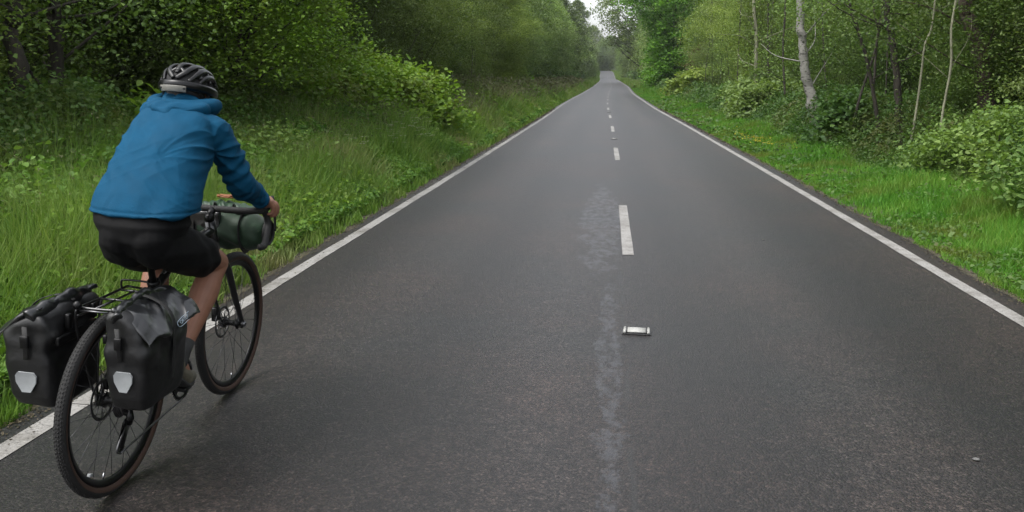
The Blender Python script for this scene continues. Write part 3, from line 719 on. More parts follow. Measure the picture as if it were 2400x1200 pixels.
bush('elder_bush', 'dense green bushes at the foot of the left trees half way along the road', -8.0, 62, 4.5, 14, 2.3, 12000, .17, M['leaf_lime'], 81)

def grassfield(name, side, n, mat, seed, d0, d1, y0, y1, hf, wmul, label, lean=.35):
    rng = np.random.default_rng(seed); x, y = scatter(n, d0, d1, y0, y1, 1.45, rng)
    edge = d0+.05+.10*hn(x*0, y*3, 2)+.05*np.sin(y*9)
    k = x > edge; x, y = x[k], y[k]; h = hf(x, y)*rng.uniform(.45, 1.15, len(x)); x = x*side+roadx(y)
    P = np.stack([x, y, ground_h(x, y)-.02], -1)
    w = wmul*rng.uniform(.6, 1.5, len(x))*np.maximum(1, y/7)
    V, F, T, tips = blades(P, h, w, lean*rng.uniform(.2, 1.8, len(x)), rng)
    stuff(name, V, F, T, mat, label, 'grass'); return tips, y
def gL(x, y): return (.14+.85*np.clip((x-2.85)/.9, 0, 1)*(.45+.75*hn(x, y, .8, 1)))+np.clip((x-4.4)/.8,0,1)*.25+.2*np.clip((y-16)/12, 0, 1)*np.clip((x-3.2)/.8, 0, 1)
def gR(x, y): return (.08+.26*np.clip((x-3.0)/1.5, 0, 1)*(.5+.8*hn(x, y, .9, 5)))+np.clip((y-25)/60, 0, 1)*.5*np.clip((x-3.6)/1.5, 0, 1)
tips, ty = grassfield('tall_grass', -1, 300000, M['grass_tall'], 81, 2.72, 7.5, 2.0, 130, gL, .0085, 'tall uncut mixed grass on the left verge')
tipsR, tyR = grassfield('verge_grass', 1, 430000, M['grass_short'], 82, 2.78, 7.5, 2.6, 130, gR, .006, 'short bright green grass on the right verge')
grassfield('far_grass', -1, 40000, M['grass_tall'], 83, 2.8, 8.5, 120, 400, lambda x, y: .8+0*x, .008, 'far tall grass along the left verge')
grassfield('far_grass', 1, 40000, M['grass_tall'], 84, 2.8, 8.5, 120, 400, lambda x, y: .7+0*x, .008, 'far tall grass along the right verge')
rng = np.random.default_rng(90)
# seed heads on the tall grass, mostly from 14 m on
sel = (rng.uniform(0, 1, len(tips)) < np.clip((ty-9)/30, .02, .35)) & (np.abs(tips[:, 0]) > 3.7)
C = tips[sel]; C = np.repeat(C, 3, 0)+rng.normal(0, .02, (sel.sum()*3, 3))
sz = .010*np.maximum(1, np.repeat(ty[sel], 3)/9); stuff('seeding_grass', *cards(C, sz, 3.2, .1, rng), M['seed'], 'buff seed heads hanging over the tall grass of the left verge', 'grass')
# feathery weeds near the cyclist
x, y = scatter(190000, 2.95, 6.0, 2.4, 40, 1.3, rng); z = ground_h(-x, y)+rng.uniform(.0, 1, len(x))**.6*(.2+.8*np.clip((x-3.1)/1.3, 0, 1))*(.5+.6*hn(x, y, 1.6, 3))
stuff('verge_weeds', *leaves6(np.stack([-x+roadx(y), y, z], -1), .029*rng.uniform(.4, 1.7, len(x))*np.maximum(1, y/11), 2.0, .6, rng), M['leaf_weed'], 'feathery green weeds crowding the near left verge', 'weeds')
# cow parsley
def parsley(x, y, h, seed, lab):
    rng = np.random.default_rng(seed); root = empty('cow_parsley', (x, y, float(ground_h(x, y)))); mb = MB(); C = []
    for s in range(5):
        a = rng.uniform(0, 6.28); e = np.array([math.cos(a)*.2*h, math.sin(a)*.2*h, h*rng.uniform(.8, 1.1)])
        mb.add(*tube(catmull([(0, 0, 0), e*.5+rng.normal(0, .02, 3), e], 3), np.linspace(.005, .002, 7), 5))
        Ch = e+rng.normal(0, 1, (20, 3))*np.array([.035, .035, .004]); mesh_np('flower_head', *cards(Ch, np.full(20, .016), 1, 3, rng), M['flower'], root)
    mb.build('stalks', M['grass_tall'], root)
    tag(root, lab, 'wild flower', 'cow parsley flowering in the left verge'); return root
rr = random.Random(3)
for i in range(30):
    y = rr.choice([rr.uniform(12, 18), rr.uniform(9, 24), rr.uniform(13, 16)]); x = -rr.uniform(3.2, 4.5)
    parsley(x, y, rr.uniform(.5, .8), 200+i, 'small white umbel flowers of cow parsley in the tall grass of the left verge')
# nettles and docks at the left edge of the tarmac
x, y = scatter(60000, 2.95, 6.0, 2.0, 60, 1.4, rng); k = hn(x, y, 1.4, 7) > .5; x, y = x[k], y[k]
z = ground_h(-x, y)+rng.uniform(.04, 1, len(x))*gL(x, y)*.75
stuff('verge_weeds', *cards(np.stack([-x+roadx(y), y, z], -1), .03*rng.uniform(.6, 1.7, len(x))*np.maximum(1, y/12), 1.7, .8, rng), M['leaf_bramble'], 'broad leaved weeds mixed through the left verge grass', 'weeds')
x, y = scatter(26000, 2.95, 6.2, 4.0, 60, 1.4, rng); k = hn(x, y, 1.1, 9) > .55; x, y = x[k], y[k]
z = ground_h(x, y)+rng.uniform(.04, 1, len(x))*gR(x, y)*.8
stuff('verge_weeds', *cards(np.stack([x+roadx(y), y, z], -1), .028*rng.uniform(.6, 1.7, len(x))*np.maximum(1, y/12), 1.5, .8, rng), M['leaf_under'], 'clover and docks mixed through the right verge grass', 'weeds')
C = np.stack([rng.normal(3.9, .35, 260), rng.normal(22.5, 1.6, 260), 0*np.zeros(260)], -1); C[:, 2] = ground_h(C[:, 0], C[:, 1])+.16
stuff('buttercups', *cards(C, np.full(260, .035), 1, 3, rng), M['yellow'], 'yellow buttercups at the road edge of the right verge', 'wild flowers')

# grit and leaf litter gathered along both edges of the tarmac
n = 14000; y = 2.2*(45/2.2)**rng.uniform(0, 1, n); sd_ = np.where(rng.uniform(0, 1, n) < .5, -1, 1)
d = np.where(sd_ < 0, 2.80, 2.86)-np.abs(rng.normal(0, .07, n)); x = sd_*d+roadx(y); z = roadz(y)+.005
stuff('edge_grit', *cards(np.stack([x, y, z], -1), .007*rng.uniform(.5, 2.2, n)*np.maximum(1, y/9), 1.3, 3.5, rng), M['litter'], 'grit and dead leaf bits along the edges of the tarmac', 'grit')

# ---------------------------------------------------------------- cat's eyes
def stud(y, lab):
    x = float(roadx(y))+.105; root = empty('road_stud', (x, y, float(roadz(y))+.001), (0, 0, -.06))
    mb = MB(); mb.add(*boxv((0, 0, .004), (.090, .050, .0015))); bevel(mb.build('bitumen_pad', simple('pad%d' % y, (.05, .05, .052), .7, 0, .3, 40), root, smooth=False), .003)
    mb = MB(); mb.add(*boxv((0, 0, .013), (.080, .046, .004))); bevel(mb.build('iron_housing', M['stud_iron'], root, smooth=False), .004)
    mb = MB(); mb.add(*tube([(-.055, 0, .015), (0, 0, .016), (.055, 0, .015)], .046, 20, squash=(1, .24))); mb.build('rubber_insert', M['stud_rubber'], root)
    for s in (-1, 1):
        mb = MB(); mb.add(*tube([(s*.072, -.05, .014), (s*.072, .05, .014)], .009, 10)); mb.build('lug', M['stud_rubber'], root)
        mb = MB(); mb.add(*sphere((s*.062, -.040, .016), .008)); mb.build('glass_eye', M['sole'], root)
    tag(root, lab, 'road stud', 'reflecting road studs on the centre line'); return root
stud(5.01, 'nearest white reflecting road stud set flush in the tarmac on the centre line')
stud(22.2, 'second reflecting road stud between the second and third centre dashes')
stud(40.2, 'farther reflecting road stud between the fourth and fifth centre dashes')
C = np.array([[2.02, 3.35, .006]]);
def pebble(x, y, r, lab):
    mb = MB(); mb.add(*sphere((0, 0, r*.3), (r*1.4, r, r*.45), 9, 6)); o = mb.build('pebble', simple('pebble_grey', (.12, .12, .115), .8), None)
    o.location = (x, y, float(roadz(y))+.003); tag(o, lab, 'pebble'); return o
pebble(1.53, 3.38, .011, 'small pale fragment lying on the tarmac in the right hand lane, near the bottom right')
pebble(1.52, 8.21, .009, 'tiny pale chip on the tarmac in the middle of the right hand lane')

# ---------------------------------------------------------------- bicycle (local axes: x right, y forward, z up)
_h, _l = .02, .072
_f = Vector((-math.sin(_h), math.cos(_h), 0)); _s0 = Vector((math.cos(_h), math.sin(_h), 0))
_u = (Vector((0, 0, 1))*math.cos(_l)+_s0*math.sin(_l)); _s = _f.cross(_u)
BM = Matrix(((_s.x, _f.x, _u.x, -1.831), (_s.y, _f.y, _u.y, 2.756), (_s.z, _f.z, _u.z, 0.004), (0, 0, 0, 1)))
def rootb(name, label, cat, group=None):
    o = empty(name); o.matrix_world = BM; return tag(o, label, cat, group)
bike = rootb('touring_bicycle', 'black touring bicycle with tan walled tyres and drop bars, ridden near the left edge line', 'bicycle')
def T(name, P, R, mat, parent, n=12, **k):
    mb = MB(); mb.add(*tube(P, R, n, **k)); return mb.build(name, mat, parent)
def wheel(cy, seed, steer=0.0):
    root = empty('wheel', (0, cy, .352)); root.parent = bike; root.rotation_euler = (0, 0, steer)
    R0, r = .331, .021
    prof = [(R0+r*math.cos(t), r*math.sin(t)) for t in np.linspace(-math.pi*.93, math.pi*.93, 20)]
    mb = MB(); mb.add(*lathe(prof[4:-4], (0, 0, 0), (1, 0, 0), 96, closed=False))
    # tread knobs
    for i in range(150):
        a = 2*math.pi*i/150
        for off in (-.013, -.0045, .0045, .013):
            b = off/r; rad = R0+(r+.0004)*math.cos(b); a2 = a+(.02 if abs(off) < .01 else 0)
            c = np.array([(r+.0004)*math.sin(b), rad*math.cos(a2), rad*math.sin(a2)])
            rot = np.array([[math.cos(b), math.sin(b), 0], [-math.sin(b)*math.cos(a2), math.cos(b)*math.cos(a2), -math.sin(a2)], [-math.sin(b)*math.sin(a2), math.cos(b)*math.sin(a2), math.cos(a2)]])
            mb.add(*boxv(c, (.0020, .0007, .0036), rot))
    mb.build('tyre', M['rubber'], root)
    for s in (-1, 1):
        p2 = [(q[0], q[1]) for q in prof if q[1]*s > r*.55 and q[0] < R0+r*.75]
        p2 = [(R0+r*1.01*math.cos(t), s*r*1.01*math.sin(t)) for t in np.linspace(1.55, 2.75, 8)]
        mb = MB(); mb.add(*lathe(p2, (0, 0, 0), (1, 0, 0), 96, closed=False)); mb.build('tyre_wall', M['tan'], root)
    rp = [(.313, -.0125), (.313, .0125), (.303, .0125), (.288, .006), (.285, 0), (.288, -.006), (.303, -.0125)]
    mb = MB(); mb.add(*lathe(rp, (0, 0, 0), (1, 0, 0), 96)); mb.build('rim', M['alloy'], root)
    mb = MB(); w = .036 if cy > .5 else .040
    for i in range(28):
        s = 1 if i % 2 else -1; a = 2*math.pi*i/28; ha = a+(.9 if (i//2) % 2 else -.9)
        mb.add(*tube([(s*w*.85, .026*math.cos(ha), .026*math.sin(ha)), (s*.002, .287*math.cos(a), .287*math.sin(a))], .0011, 5))
    mb.build('spokes', M['spoke'], root)
    mb = MB(); mb.add(*tube([(-w-.012, 0, 0), (-w, 0, 0), (-w+.002, 0, 0), (-w*.6, 0, 0), (0, 0, 0), (w*.6, 0, 0), (w-.002, 0, 0), (w, 0, 0), (w+.012, 0, 0)], [.011, .011, .029, .016, .014, .016, .029, .011, .011], 18)); mb.build('hub', M['alloy'], root)
    # disc rotor on the left
    mb = MB(); x = -w-.010
    mb.add(*lathe([(.080, -.001), (.080, .001), (.067, .001), (.067, -.001)], (x, 0, 0), (1, 0, 0), 48))
    mb.add(*lathe([(.026, -.0012), (.026, .0012), (.018, .0012), (.018, -.0012)], (x, 0, 0), (1, 0, 0), 24))
    for i in range(8):
        a = 2*math.pi*i/8; mb.add(*tube([(x, .024*math.cos(a), .024*math.sin(a)), (x, .068*math.cos(a+.35), .068*math.sin(a+.35))], .0022, 5))
    mb.build('disc_rotor', M['steel'], root, smooth=False)
    mb = MB(); mb.add(*tube([(0, .0, -.288), (0, 0, -.262)], .003, 6)); mb.build('valve', M['silver'], root)
    return root
wr = wheel(0, 1); wf = wheel(1.03, 2, -.02)
wr.rotation_euler = (-.35, 0, 0)
# a pale wheel reflector chip on the rear rim
mb = MB(); mb.add(*boxv((.0, -.09, -.262), (.006, .010, .006))); bevel(mb.build('rim_chip', M['reflector'], wr, smooth=False), .002)
BB = np.array([0, .43, .285]); ST = np.array([0, .295, .735]); HT = np.array([0, .795, .905]); HB = np.array([0, .855, .735])
fr = MB()
fr.add(*tube([BB, ST], .0165, 16)); fr.add(*tube(catmull([ST-(0, -.005, .03), (HT+ST)/2+(0, 0, .0), HT-(0, -.02, .045)], 5), np.linspace(.0165, .021, 11), 16))
fr.add(*tube([BB, (BB+HB)/2, HB+(0, -.01, .02)], [.021, .026, .026], 16)); fr.add(*tube([HB, HT], .024, 18)); fr.add(*tube([BB-(.036, 0, 0), BB+(.036, 0, 0)], .022, 16))
for s in (-1, 1):
    fr.add(*tube(catmull([BB+(s*.03, -.02, 0), (s*.045, .30, .29), (s*.062, .12, .325), (s*.066, 0.0, .352)], 4), np.linspace(.014, .009, 13), 10))
    fr.add(*tube(catmull([ST-(-s*.010, .005, .05), (s*.045, .20, .60), (s*.062, .08, .45), (s*.066, 0, .352)], 4), np.linspace(.010, .008, 13), 10))
    fr.add(*boxv((s*.066, 0, .352), (.004, .02, .022)))
frame = fr.build('frame', M['frame'], bike)
for s in (-.006, .006): T('frame_stripe', [(s+.004, .33+.03, .7335+.026), (s+.004, .62, .826+.021)], .0018, M['silver'], bike, 6)
fk = MB()
fk.add(*tube([HB+(0, .003, -.02), HB], [.03, .026], 16))
for s in (-1, 1):
    fk.add(*tube(catmull([HB+(s*.012, .004, -.012), (s*.043, .885, .665), (s*.052, .955, .50), (s*.056, 1.03, .352)], 5), np.linspace(.019, .010, 16), 12, squash=(.7, 1.15)))
    fk.add(*boxv((s*.056, 1.03, .352), (.006, .014, .018)))
fk.build('fork', M['frame'], bike)
T('axle_lever', [(.03, 1.03, .352), (.072, 1.03, .352)], [.010, .012], M['steel'], bike, 12)
mb = MB(); mb.add(*boxv((-.060, .985, .405), (.014, .022, .035))); bevel(mb.build('brake_caliper', M['alloy'], bike, smooth=False), .006)
mb = MB(); mb.add(*boxv((-.060, .055, .40), (.014, .030, .022))); bevel(mb.build('brake_caliper', M['alloy'], bike, smooth=False), .006)
T('seatpost', [ST-(0, -.01, .04), (0, .243, .91)], .0136, M['alloy'], bike, 16)
mb = MB(); mb.add(*lathe([(.024, -.012), (.026, 0), (.024, .012), (.016, .012), (.016, -.012)], ST, ST-BB, 20)); mb.build('seat_clamp', M['alloy'], bike)
sm = MB()
for y, w, z in ((.115, .050, .950), (.13, .068, .952), (.17, .074, .952), (.22, .055, .948), (.28, .034, .944), (.34, .024, .942), (.385, .016, .936)):
    pass
prof = [(.105, .030, .948, .014), (.12, .062, .953, .020), (.16, .074, .955, .024), (.21, .058, .950, .023), (.27, .036, .945, .02), (.33, .024, .942, .018), (.38, .018, .937, .015), (.39, .006, .932, .008)]
V = []; n = 20
for y, w, z, t in prof:
    for j in range(n):
        a = 2*math.pi*j/n; V.append((w*math.cos(a), y, z-.008+t*math.sin(a)*(1 if math.sin(a) > 0 else 1.3)-.010*abs(math.cos(a))**3))
F = [(i*n+j, i*n+(j+1) % n, (i+1)*n+(j+1) % n, (i+1)*n+j) for i in range(len(prof)-1) for j in range(n)]+[tuple(range(n-1, -1, -1)), tuple((len(prof)-1)*n+j for j in range(n))]
sm.add(V, F); sad = sm.build('saddle', M['strap'], bike)
mb = MB()
for s in (-1, 1): mb.add(*tube(catmull([(s*.03, .14, .935), (s*.022, .20, .917), (s*.022, .29, .917), (s*.010, .36, .93)], 4), .0035, 8))
mb.build('saddle_rails', M['steel'], sad)
# cockpit
T('stem', [HT+(0, -.005, .02), HT+(0, .035, .045)], .017, M['alloy'], bike, 14); T('headset', [HT, HT+(0, -.008, .03)], .021, M['alloy'], bike, 18)
BARP = [(-.235, .905, .805), (-.235, .845, .80), (-.230, .885, .83), (-.222, .925, .885), (-.212, .905, .945), (-.200, .855, .957), (-.15, .835, .955), (0, .832, .953), (.15, .835, .955), (.200, .855, .957), (.212, .905, .945), (.222, .925, .885), (.230, .885, .83), (.235, .845, .80), (.235, .80, .80)]
BARP[0] = (-.235, .80, .80)
T('handlebar', catmull(BARP, 6), .0155, M['strap'], bike, 12)
for s in (-1, 1):
    hd = MB(); hd.add(*tube(catmull([(s*.207, .875, .955), (s*.215, .925, .962), (s*.218, .965, .978), (s*.219, .985, 1.008)], 5), [.017, .0175, .018, .018, .0175, .017, .0165, .016, .0165, .017, .0165, .016, .015, .013, .010, .006], 12))
    hd.build('brake_hood', M['rubber'], bike)
    T('brake_lever', catmull([(s*.219, .975, .972), (s*.224, .995, .935), (s*.232, .985, .885), (s*.238, .970, .845)], 4), np.linspace(.010, .0055, 13), M['alloy'], bike, 8, squash=(.6, 1.3))
# drivetrain (right side)
cr = MB(); cr.add(*lathe([(.088, -.0015), (.088, .0015), (.074, .0015), (.074, -.0015)], BB+(.045, 0, 0), (1, 0, 0), 48))
for i in range(44):
    a = 2*math.pi*i/44; cr.add(*boxv(BB+(.045, .090*math.cos(a), .090*math.sin(a)), (.001, .003, .003)))
for i in range(5):
    a = 2*math.pi*i/5; cr.add(*tube([BB+(.045, 0, 0), BB+(.045, .078*math.cos(a), .078*math.sin(a))], .006, 6))
cr.build('chainring', M['alloy'], bike, smooth=False)
PR = np.array([.115, .265, .318]); PL = np.array([-.115, .595, .252])
for s, pp in ((1, PR), (-1, PL)):
    e = np.array([s*.072, pp[1], pp[2]])
    T('crank_arm', [BB+(s*.060, 0, 0), (BB+(s*.064, 0, 0)+e)/2, e], [.016, .012, .012], M['alloy'], bike, 12, squash=(.6, 1))
    mb = MB(); mb.add(*boxv(pp, (.040, .030, .008))); mb.add(*tube([pp-(s*.045, 0, 0), pp+(s*.03, 0, 0)], .008, 8)); bevel(mb.build('pedal', M['alloy'], bike, smooth=False), .003)
cs = MB()
for i in range(9):
    r = .020+.0042*(9-i); cs.add(*lathe([(r+.002, -.0009), (r+.002, .0009), (.012, .0009), (.012, -.0009)], (.024+.0040*i, 0, .352), (1, 0, 0), 36))
cs.build('cassette', M['steel'], bike, smooth=False)
JY, JZ, LY, LZ = -.012, .275, -.062, .195
dr = MB(); dr.add(*tube([(.060, -.01, .335), (.068, -.02, .30), (.058, JY, JZ)], [.010, .014, .012], 10))
for s in (-1, 1): dr.add(*tube([(.048+s*.006, JY, JZ), (.048+s*.006, LY, LZ)], [.018, .016], 8, squash=(.12, 1)))
for y, z in ((JY, JZ), (LY, LZ)): dr.add(*lathe([(.021, -.002), (.021, .002), (.006, .002), (.006, -.002)], (.048, y, z), (1, 0, 0), 22))
dr.build('rear_derailleur', M['alloy'], bike)
mb = MB()
ch = [(.045, .43, .197), (.047, .2, .188), (.048, -.057, .174)]
mb.add(*tube(catmull(ch, 8), .0042, 6)); mb.add(*tube(catmull([(.045, .43, .375), (.046, .2, .388), (.046, .0, .397)], 8), .0042, 6))
mb.add(*tube(catmull([(.048, -.062, .174), (.048, -.083, .195), (.048, -.045, .238), (.048, .018, .27), (.047, .0, .297), (.046, -.03, .32), (.046, -.044, .352), (.046, -.03, .385), (.046, 0, .397)], 3), .0042, 6))
mb.build('chain', M['steel'], bike)
# rear rack
rk = MB(); ZR = .738
rk.add(*tube(catmull([(-.055, .20, ZR+.003), (-.058, .05, ZR), (-.060, -.085, ZR), (-.048, -.105, ZR), (.048, -.105, ZR), (.060, -.085, ZR), (.058, .05, ZR), (.055, .20, ZR+.003)], 6), .0052, 8))
for y in (.15, .02): rk.add(*tube([(-.058, y, ZR), (.058, y, ZR)], .0045, 8))
rk.add(*tube([(0, .15, ZR), (0, -.105, ZR)], .0045, 8))
for s in (-1, 1):
    rk.add(*tube(catmull([(s*.060, -.095, ZR), (s*.072, -.11, ZR-.022), (s*.078, -.085, .60), (s*.076, -.02, .40), (s*.074, 0, .37)], 6), .0050, 8))
    rk.add(*tube(catmull([(s*.060, .06, ZR), (s*.076, .05, ZR-.03), (s*.078, .03, .56), (s*.074, .005, .37)], 6), .0050, 8))
    rk.add(*tube(catmull([(s*.074, -.10, ZR-.035), (s*.084, -.02, ZR-.042), (s*.080, .08, ZR-.042)], 6), .0050, 8))
    rk.add(*tube([(s*.055, .20, ZR+.003), (s*.018, .30, ZR-.035)], .0042, 8))
rk.build('rear_rack', M['frame'], bike)
T('rack_hoop', catmull([(-.052, .155, ZR), (-.054, .155, ZR+.030), (-.04, .155, ZR+.040), (.04, .155, ZR+.040), (.054, .155, ZR+.030), (.052, .155, ZR)], 5), .0042, M['alloy'], bike, 8)
mb = MB(); mb.add(*sphere((-.058, -.12, ZR+.012), (.016, .014, .016), 14, 10)); mb.build('rear_lamp', M['alloy'], bike)
T('rack_rear_bar', [(-.05, -.118, ZR-.006), (.052, -.118, ZR-.006)], .0036, M['steel'], bike, 8)

# ---------------------------------------------------------------- panniers
def pannier(side, label, seed, logo):
    root = rootb('pannier', label, 'pannier bag', 'black roll top panniers on the rear rack')
    off = Matrix.Translation((-.012, .0, -.008)) if side > 0 else (Matrix.Translation((-.006, -.015, -.028)) @ Matrix.Diagonal((1.14, 1, 1, 1)))
    root.matrix_world = BM @ off
    s = side; ph = seed*1.7; mb = MB(); rz = lambda z: .405+(z-.36)*.86
    # body: stacked rounded rectangles  (cx, cy, halfx, halfy, z)
    rows = [(.150, -.035, .045, .105, .360), (.160, -.038, .068, .135, .372), (.163, -.040, .076, .150, .42), (.166, -.040, .080, .158, .52), (.166, -.040, .080, .162, .62), (.162, -.038, .076, .165, .68), (.150, -.035, .062, .168, .725), (.138, -.032, .042, .168, .755), (.130, -.030, .020, .165, .775)]
    n = 40; V = []
    for cx, cyy, hx, hy, z in rows:
        for j in range(n):
            a = 2*math.pi*j/n; c, d = math.cos(a), math.sin(a); e = .30
            V.append((s*(cx+hx*math.copysign(abs(c)**e, c)), cyy+hy*math.copysign(abs(d)**e, d), rz(z)))
    F = [(i*n+j, i*n+(j+1) % n, (i+1)*n+(j+1) % n, (i+1)*n+j) for i in range(len(rows)-1) for j in range(n)]+[tuple(range(n-1, -1, -1)), tuple((len(rows)-1)*n+j for j in range(n))]
    mb.add(V, F)
    def dispb(co, no):
        x, y, z = co[:, 0], co[:, 1], co[:, 2]
        w = np.clip((z-.50)/.18, 0, 1)
        a = np.sin(z*48+y*22+ph+1.4*np.sin(y*19+ph))*.0065*w
        b = np.sin(y*34-z*36+ph*2+1.2*np.sin(z*24))*.0055*(w*.8+.2)
        c = np.sin(z*17+x*30+ph)*.003
        return a+b+c
    remesh(mb, 'bag_body', M['pvc_body'], root, .006, 8, dispb)
    # rolled closure with its ends bent down and buckled
    rl = MB(); P = catmull([(a_, b_, rz(c_)) for a_, b_, c_ in [(s*.148, -.200, .752), (s*.138, -.175, .768), (s*.128, -.10, .778), (s*.126, .02, .786), (s*.136, .11, .768), (s*.148, .135, .735)]], 8)
    rl.add(*tube(P, .024+.004*np.sin(np.linspace(0, 25, len(P))), 14, squash=(.75, 1.25)))
    remesh(rl, 'roll_closure', M['pvc'], root, .004, 3, lambda co, no: .002*np.sin(co[:, 1]*90+co[:, 2]*60+ph))
    # stiff lid flap falling outwards from the roll, with a pulled corner
    nn, mm = 22, 16; G = []
    for i in range(nn):
        t = i/(nn-1); y = -.190+.350*t
        for j in range(mm):
            q = j/(mm-1)
            drop = .105+.030*math.exp(-((t-.42)/.12)**2)-.03*t*0
            xx = .122+q*.140+.012*math.sin(t*9+q*4+ph)*q
            zz = rz(.797)-drop*.9*q**2.0-.010*math.sin(t*14+ph+q*3)*q-.012*math.sin(math.pi*t)*(1-q)*0
            if t < .1: zz -= (.1-t)*.35*q
            G.append((s*xx, y+.02*q*math.sin(t*6.28), zz))
    V = G+[(v[0]-s*.003, v[1], v[2]-.009) for v in G]; k = nn*mm; F = []
    for i in range(nn-1):
        for j in range(mm-1):
            a = i*mm+j; F.append((a, a+1, a+mm+1, a+mm)); F.append((k+a, k+a+mm, k+a+mm+1, k+a+1))
    bd = [i*mm for i in range(nn)]+[(nn-1)*mm+j for j in range(1, mm)]+[i*mm+mm-1 for i in range(nn-2, -1, -1)]+[j for j in range(mm-2, 0, -1)]
    for a, b in zip(bd, bd[1:]+bd[:1]): F.append((a, b, b+k, a+k))
    fb = MB(); fb.add(V, F)
    remesh(fb, 'lid_flap', M['pvc'], root, .004, 3, lambda co, no: .0035*np.sin(co[:, 1]*46+co[:, 0]*70*s+ph+2*np.sin(co[:, 1]*17)))
    # webbing strap over the flap and down the outside, two side buckles
    T('strap', catmull([(s*.10, -.02, .770), (s*.15, -.02, .786), (s*.225, -.02, .752), (s*.256, -.02, .69), (s*.253, -.02, .57), (s*.250, -.02, .48)], 5), .011, M['strap'], root, 8, squash=(1, .2), up=(1, 0, .3))
    for y in (-.214, ):
        mb = MB(); mb.add(*boxv((s*.155, y, .665), (.013, .007, .022))); bevel(mb.build('buckle', M['alloy'], root, smooth=False), .003)
        T('side_strap', [(s*.152, y-.002, .72), (s*.156, y+.004, .60)], .009, M['strap'], root, 8, squash=(1, .2), up=(0, 1, 0))
    mb = MB(); mb.add(*boxv((s*.080, -.03, .66), (.008, .14, .016))); mb.add(*boxv((s*.078, -.10, .715), (.008, .012, .028))); mb.add(*boxv((s*.078, .05, .715), (.008, .012, .028))); bevel(mb.build('mounting_rail', M['alloy'], root, smooth=False), .004)
    # shield shaped reflector on the rear face
    sh = [(-.040, .026), (-.030, .041), (.030, .041), (.040, .026), (.038, .0), (.016, -.040), (-.016, -.040), (-.038, 0)]
    cx, cz = s*.163, .525 if s > 0 else .515
    pts = []
    for y in (-.2065, -.2005): pts += [(cx+a*.80, y, cz+b*.86) for a, b in sh]
    mb = MB(); mb.add(pts, [tuple(range(8)), tuple(range(15, 7, -1))]+[(i, (i+1) % 8, 8+(i+1) % 8, 8+i) for i in range(8)])
    bevel(mb.build('reflector', M['reflector'], root, smooth=False), .0015)
    if logo:
        cu = bpy.data.curves.new('logo_text', 'FONT'); cu.body = 'ORTLIEB'; cu.size = .020; cu.extrude = .0006; cu.align_x = 'CENTER'; cu.align_y = 'CENTER'
        to = bpy.data.objects.new('logo_text', cu); COL.objects.link(to); dg = bpy.context.evaluated_depsgraph_get(); dg.update()
        me = bpy.data.meshes.new_from_object(to.evaluated_get(dg)); bpy.data.objects.remove(to)
        me.materials.clear(); me.materials.append(M['logo']); lo = bpy.data.objects.new('logo', me); COL.objects.link(lo); lo.parent = root
        X_ = Vector((0, .985, .17)).normalized(); N_ = Vector((.90, 0, .42)).normalized(); N_ = (N_-X_*N_.dot(X_)).normalized(); Y_ = N_.cross(X_)
        lo.matrix_local = Matrix(((X_.x, Y_.x, N_.x, .2600), (X_.y, Y_.y, N_.y, .055), (X_.z, Y_.z, N_.z, .690), (0, 0, 0, 1)))
        ring = []; a_, b_ = .056, .0125
        for t in np.linspace(0, 2*math.pi, 40, endpoint=False):
            c, d = math.cos(t), math.sin(t); ring.append((a_*math.copysign(abs(c)**.45, c), b_*math.copysign(abs(d)**.6, d), .0))
        mb = MB(); mb.add(*tube(ring, .0011, 6, closed=True)); lr = mb.build('logo_outline', M['logo'], lo)
    return root
pannier(1, 'black roll top pannier right of the rear wheel, with a small oval logo', 1, True)
pannier(-1, 'black roll top pannier on the far left side of the rear wheel, beside the grass', 2, False)

# ---------------------------------------------------------------- handlebar bag and bundle
hb = rootb('handlebar_bag', 'dark green rolled bag with black straps hung in front of the drop handlebar', 'bag')
mb = MB(); P = [(x, .965, .835) for x in np.linspace(-.235, .212, 22)]
Rr = [.02, .068, .088, .094]+[.098]*14+[.094, .088, .068, .02]
mb.add(*tube(P, Rr, 28, squash=(1.0, .92)))
remesh(mb, 'bag_roll', M['green_bag'], hb, .006, 5, lambda co, no: .004*np.sin(co[:, 0]*60+co[:, 2]*28+2*np.sin(co[:, 2]*31))+.003*np.sin(co[:, 2]*70+co[:, 0]*22)-.006*np.exp(-((np.abs(co[:, 0]-.0)-.105)/.012)**2))
for x in (-.105, .105):
    ring = [(x+.004*math.sin(t*2), .965+.101*math.cos(t), .835+.094*math.sin(t)) for t in np.linspace(0, 2*math.pi, 40, endpoint=False)]
    mb = MB(); mb.add(*tube(ring, .013, 8, squash=(1, .18), closed=True, up=(1, 0, 0.001))); mb.build('strap', M['strap'], hb)
mb = MB(); ring = [(.208, .965+.058*math.cos(t), .835+.056*math.sin(t)) for t in np.linspace(0, 2*math.pi, 30, endpoint=False)]
mb.add(*tube(ring, .010, 8, squash=(1, .5), closed=True)); mb.build('end_strap', M['strap'], hb)
mb = MB(); mb.add(*boxv((-.09, .885, .86), (.10, .018, .070))); remesh(mb, 'harness', M['pvc'], hb, .006, 8)
for x in (-.075, .0, .09): T('buckle_strap', catmull([(x, .885, .93), (x, .86, .968), (x+.004, .83, .975)], 4), .009, M['alloy'], hb, 8, squash=(1, .3), up=(1, 0, 0))
gb = rootb('clothing_bundle', 'crumpled green rain jacket strapped on top of the dark green handlebar bag', 'jacket')
mb = MB(); P = catmull([(-.14, .965, .928), (-.07, .975, .940), (0, .96, .947), (.07, .97, .938), (.13, .96, .925)], 6); mb.add(*tube(P, [.015]+[.03]*(len(P)-2)+[.015], 16, squash=(1.5, .75)))
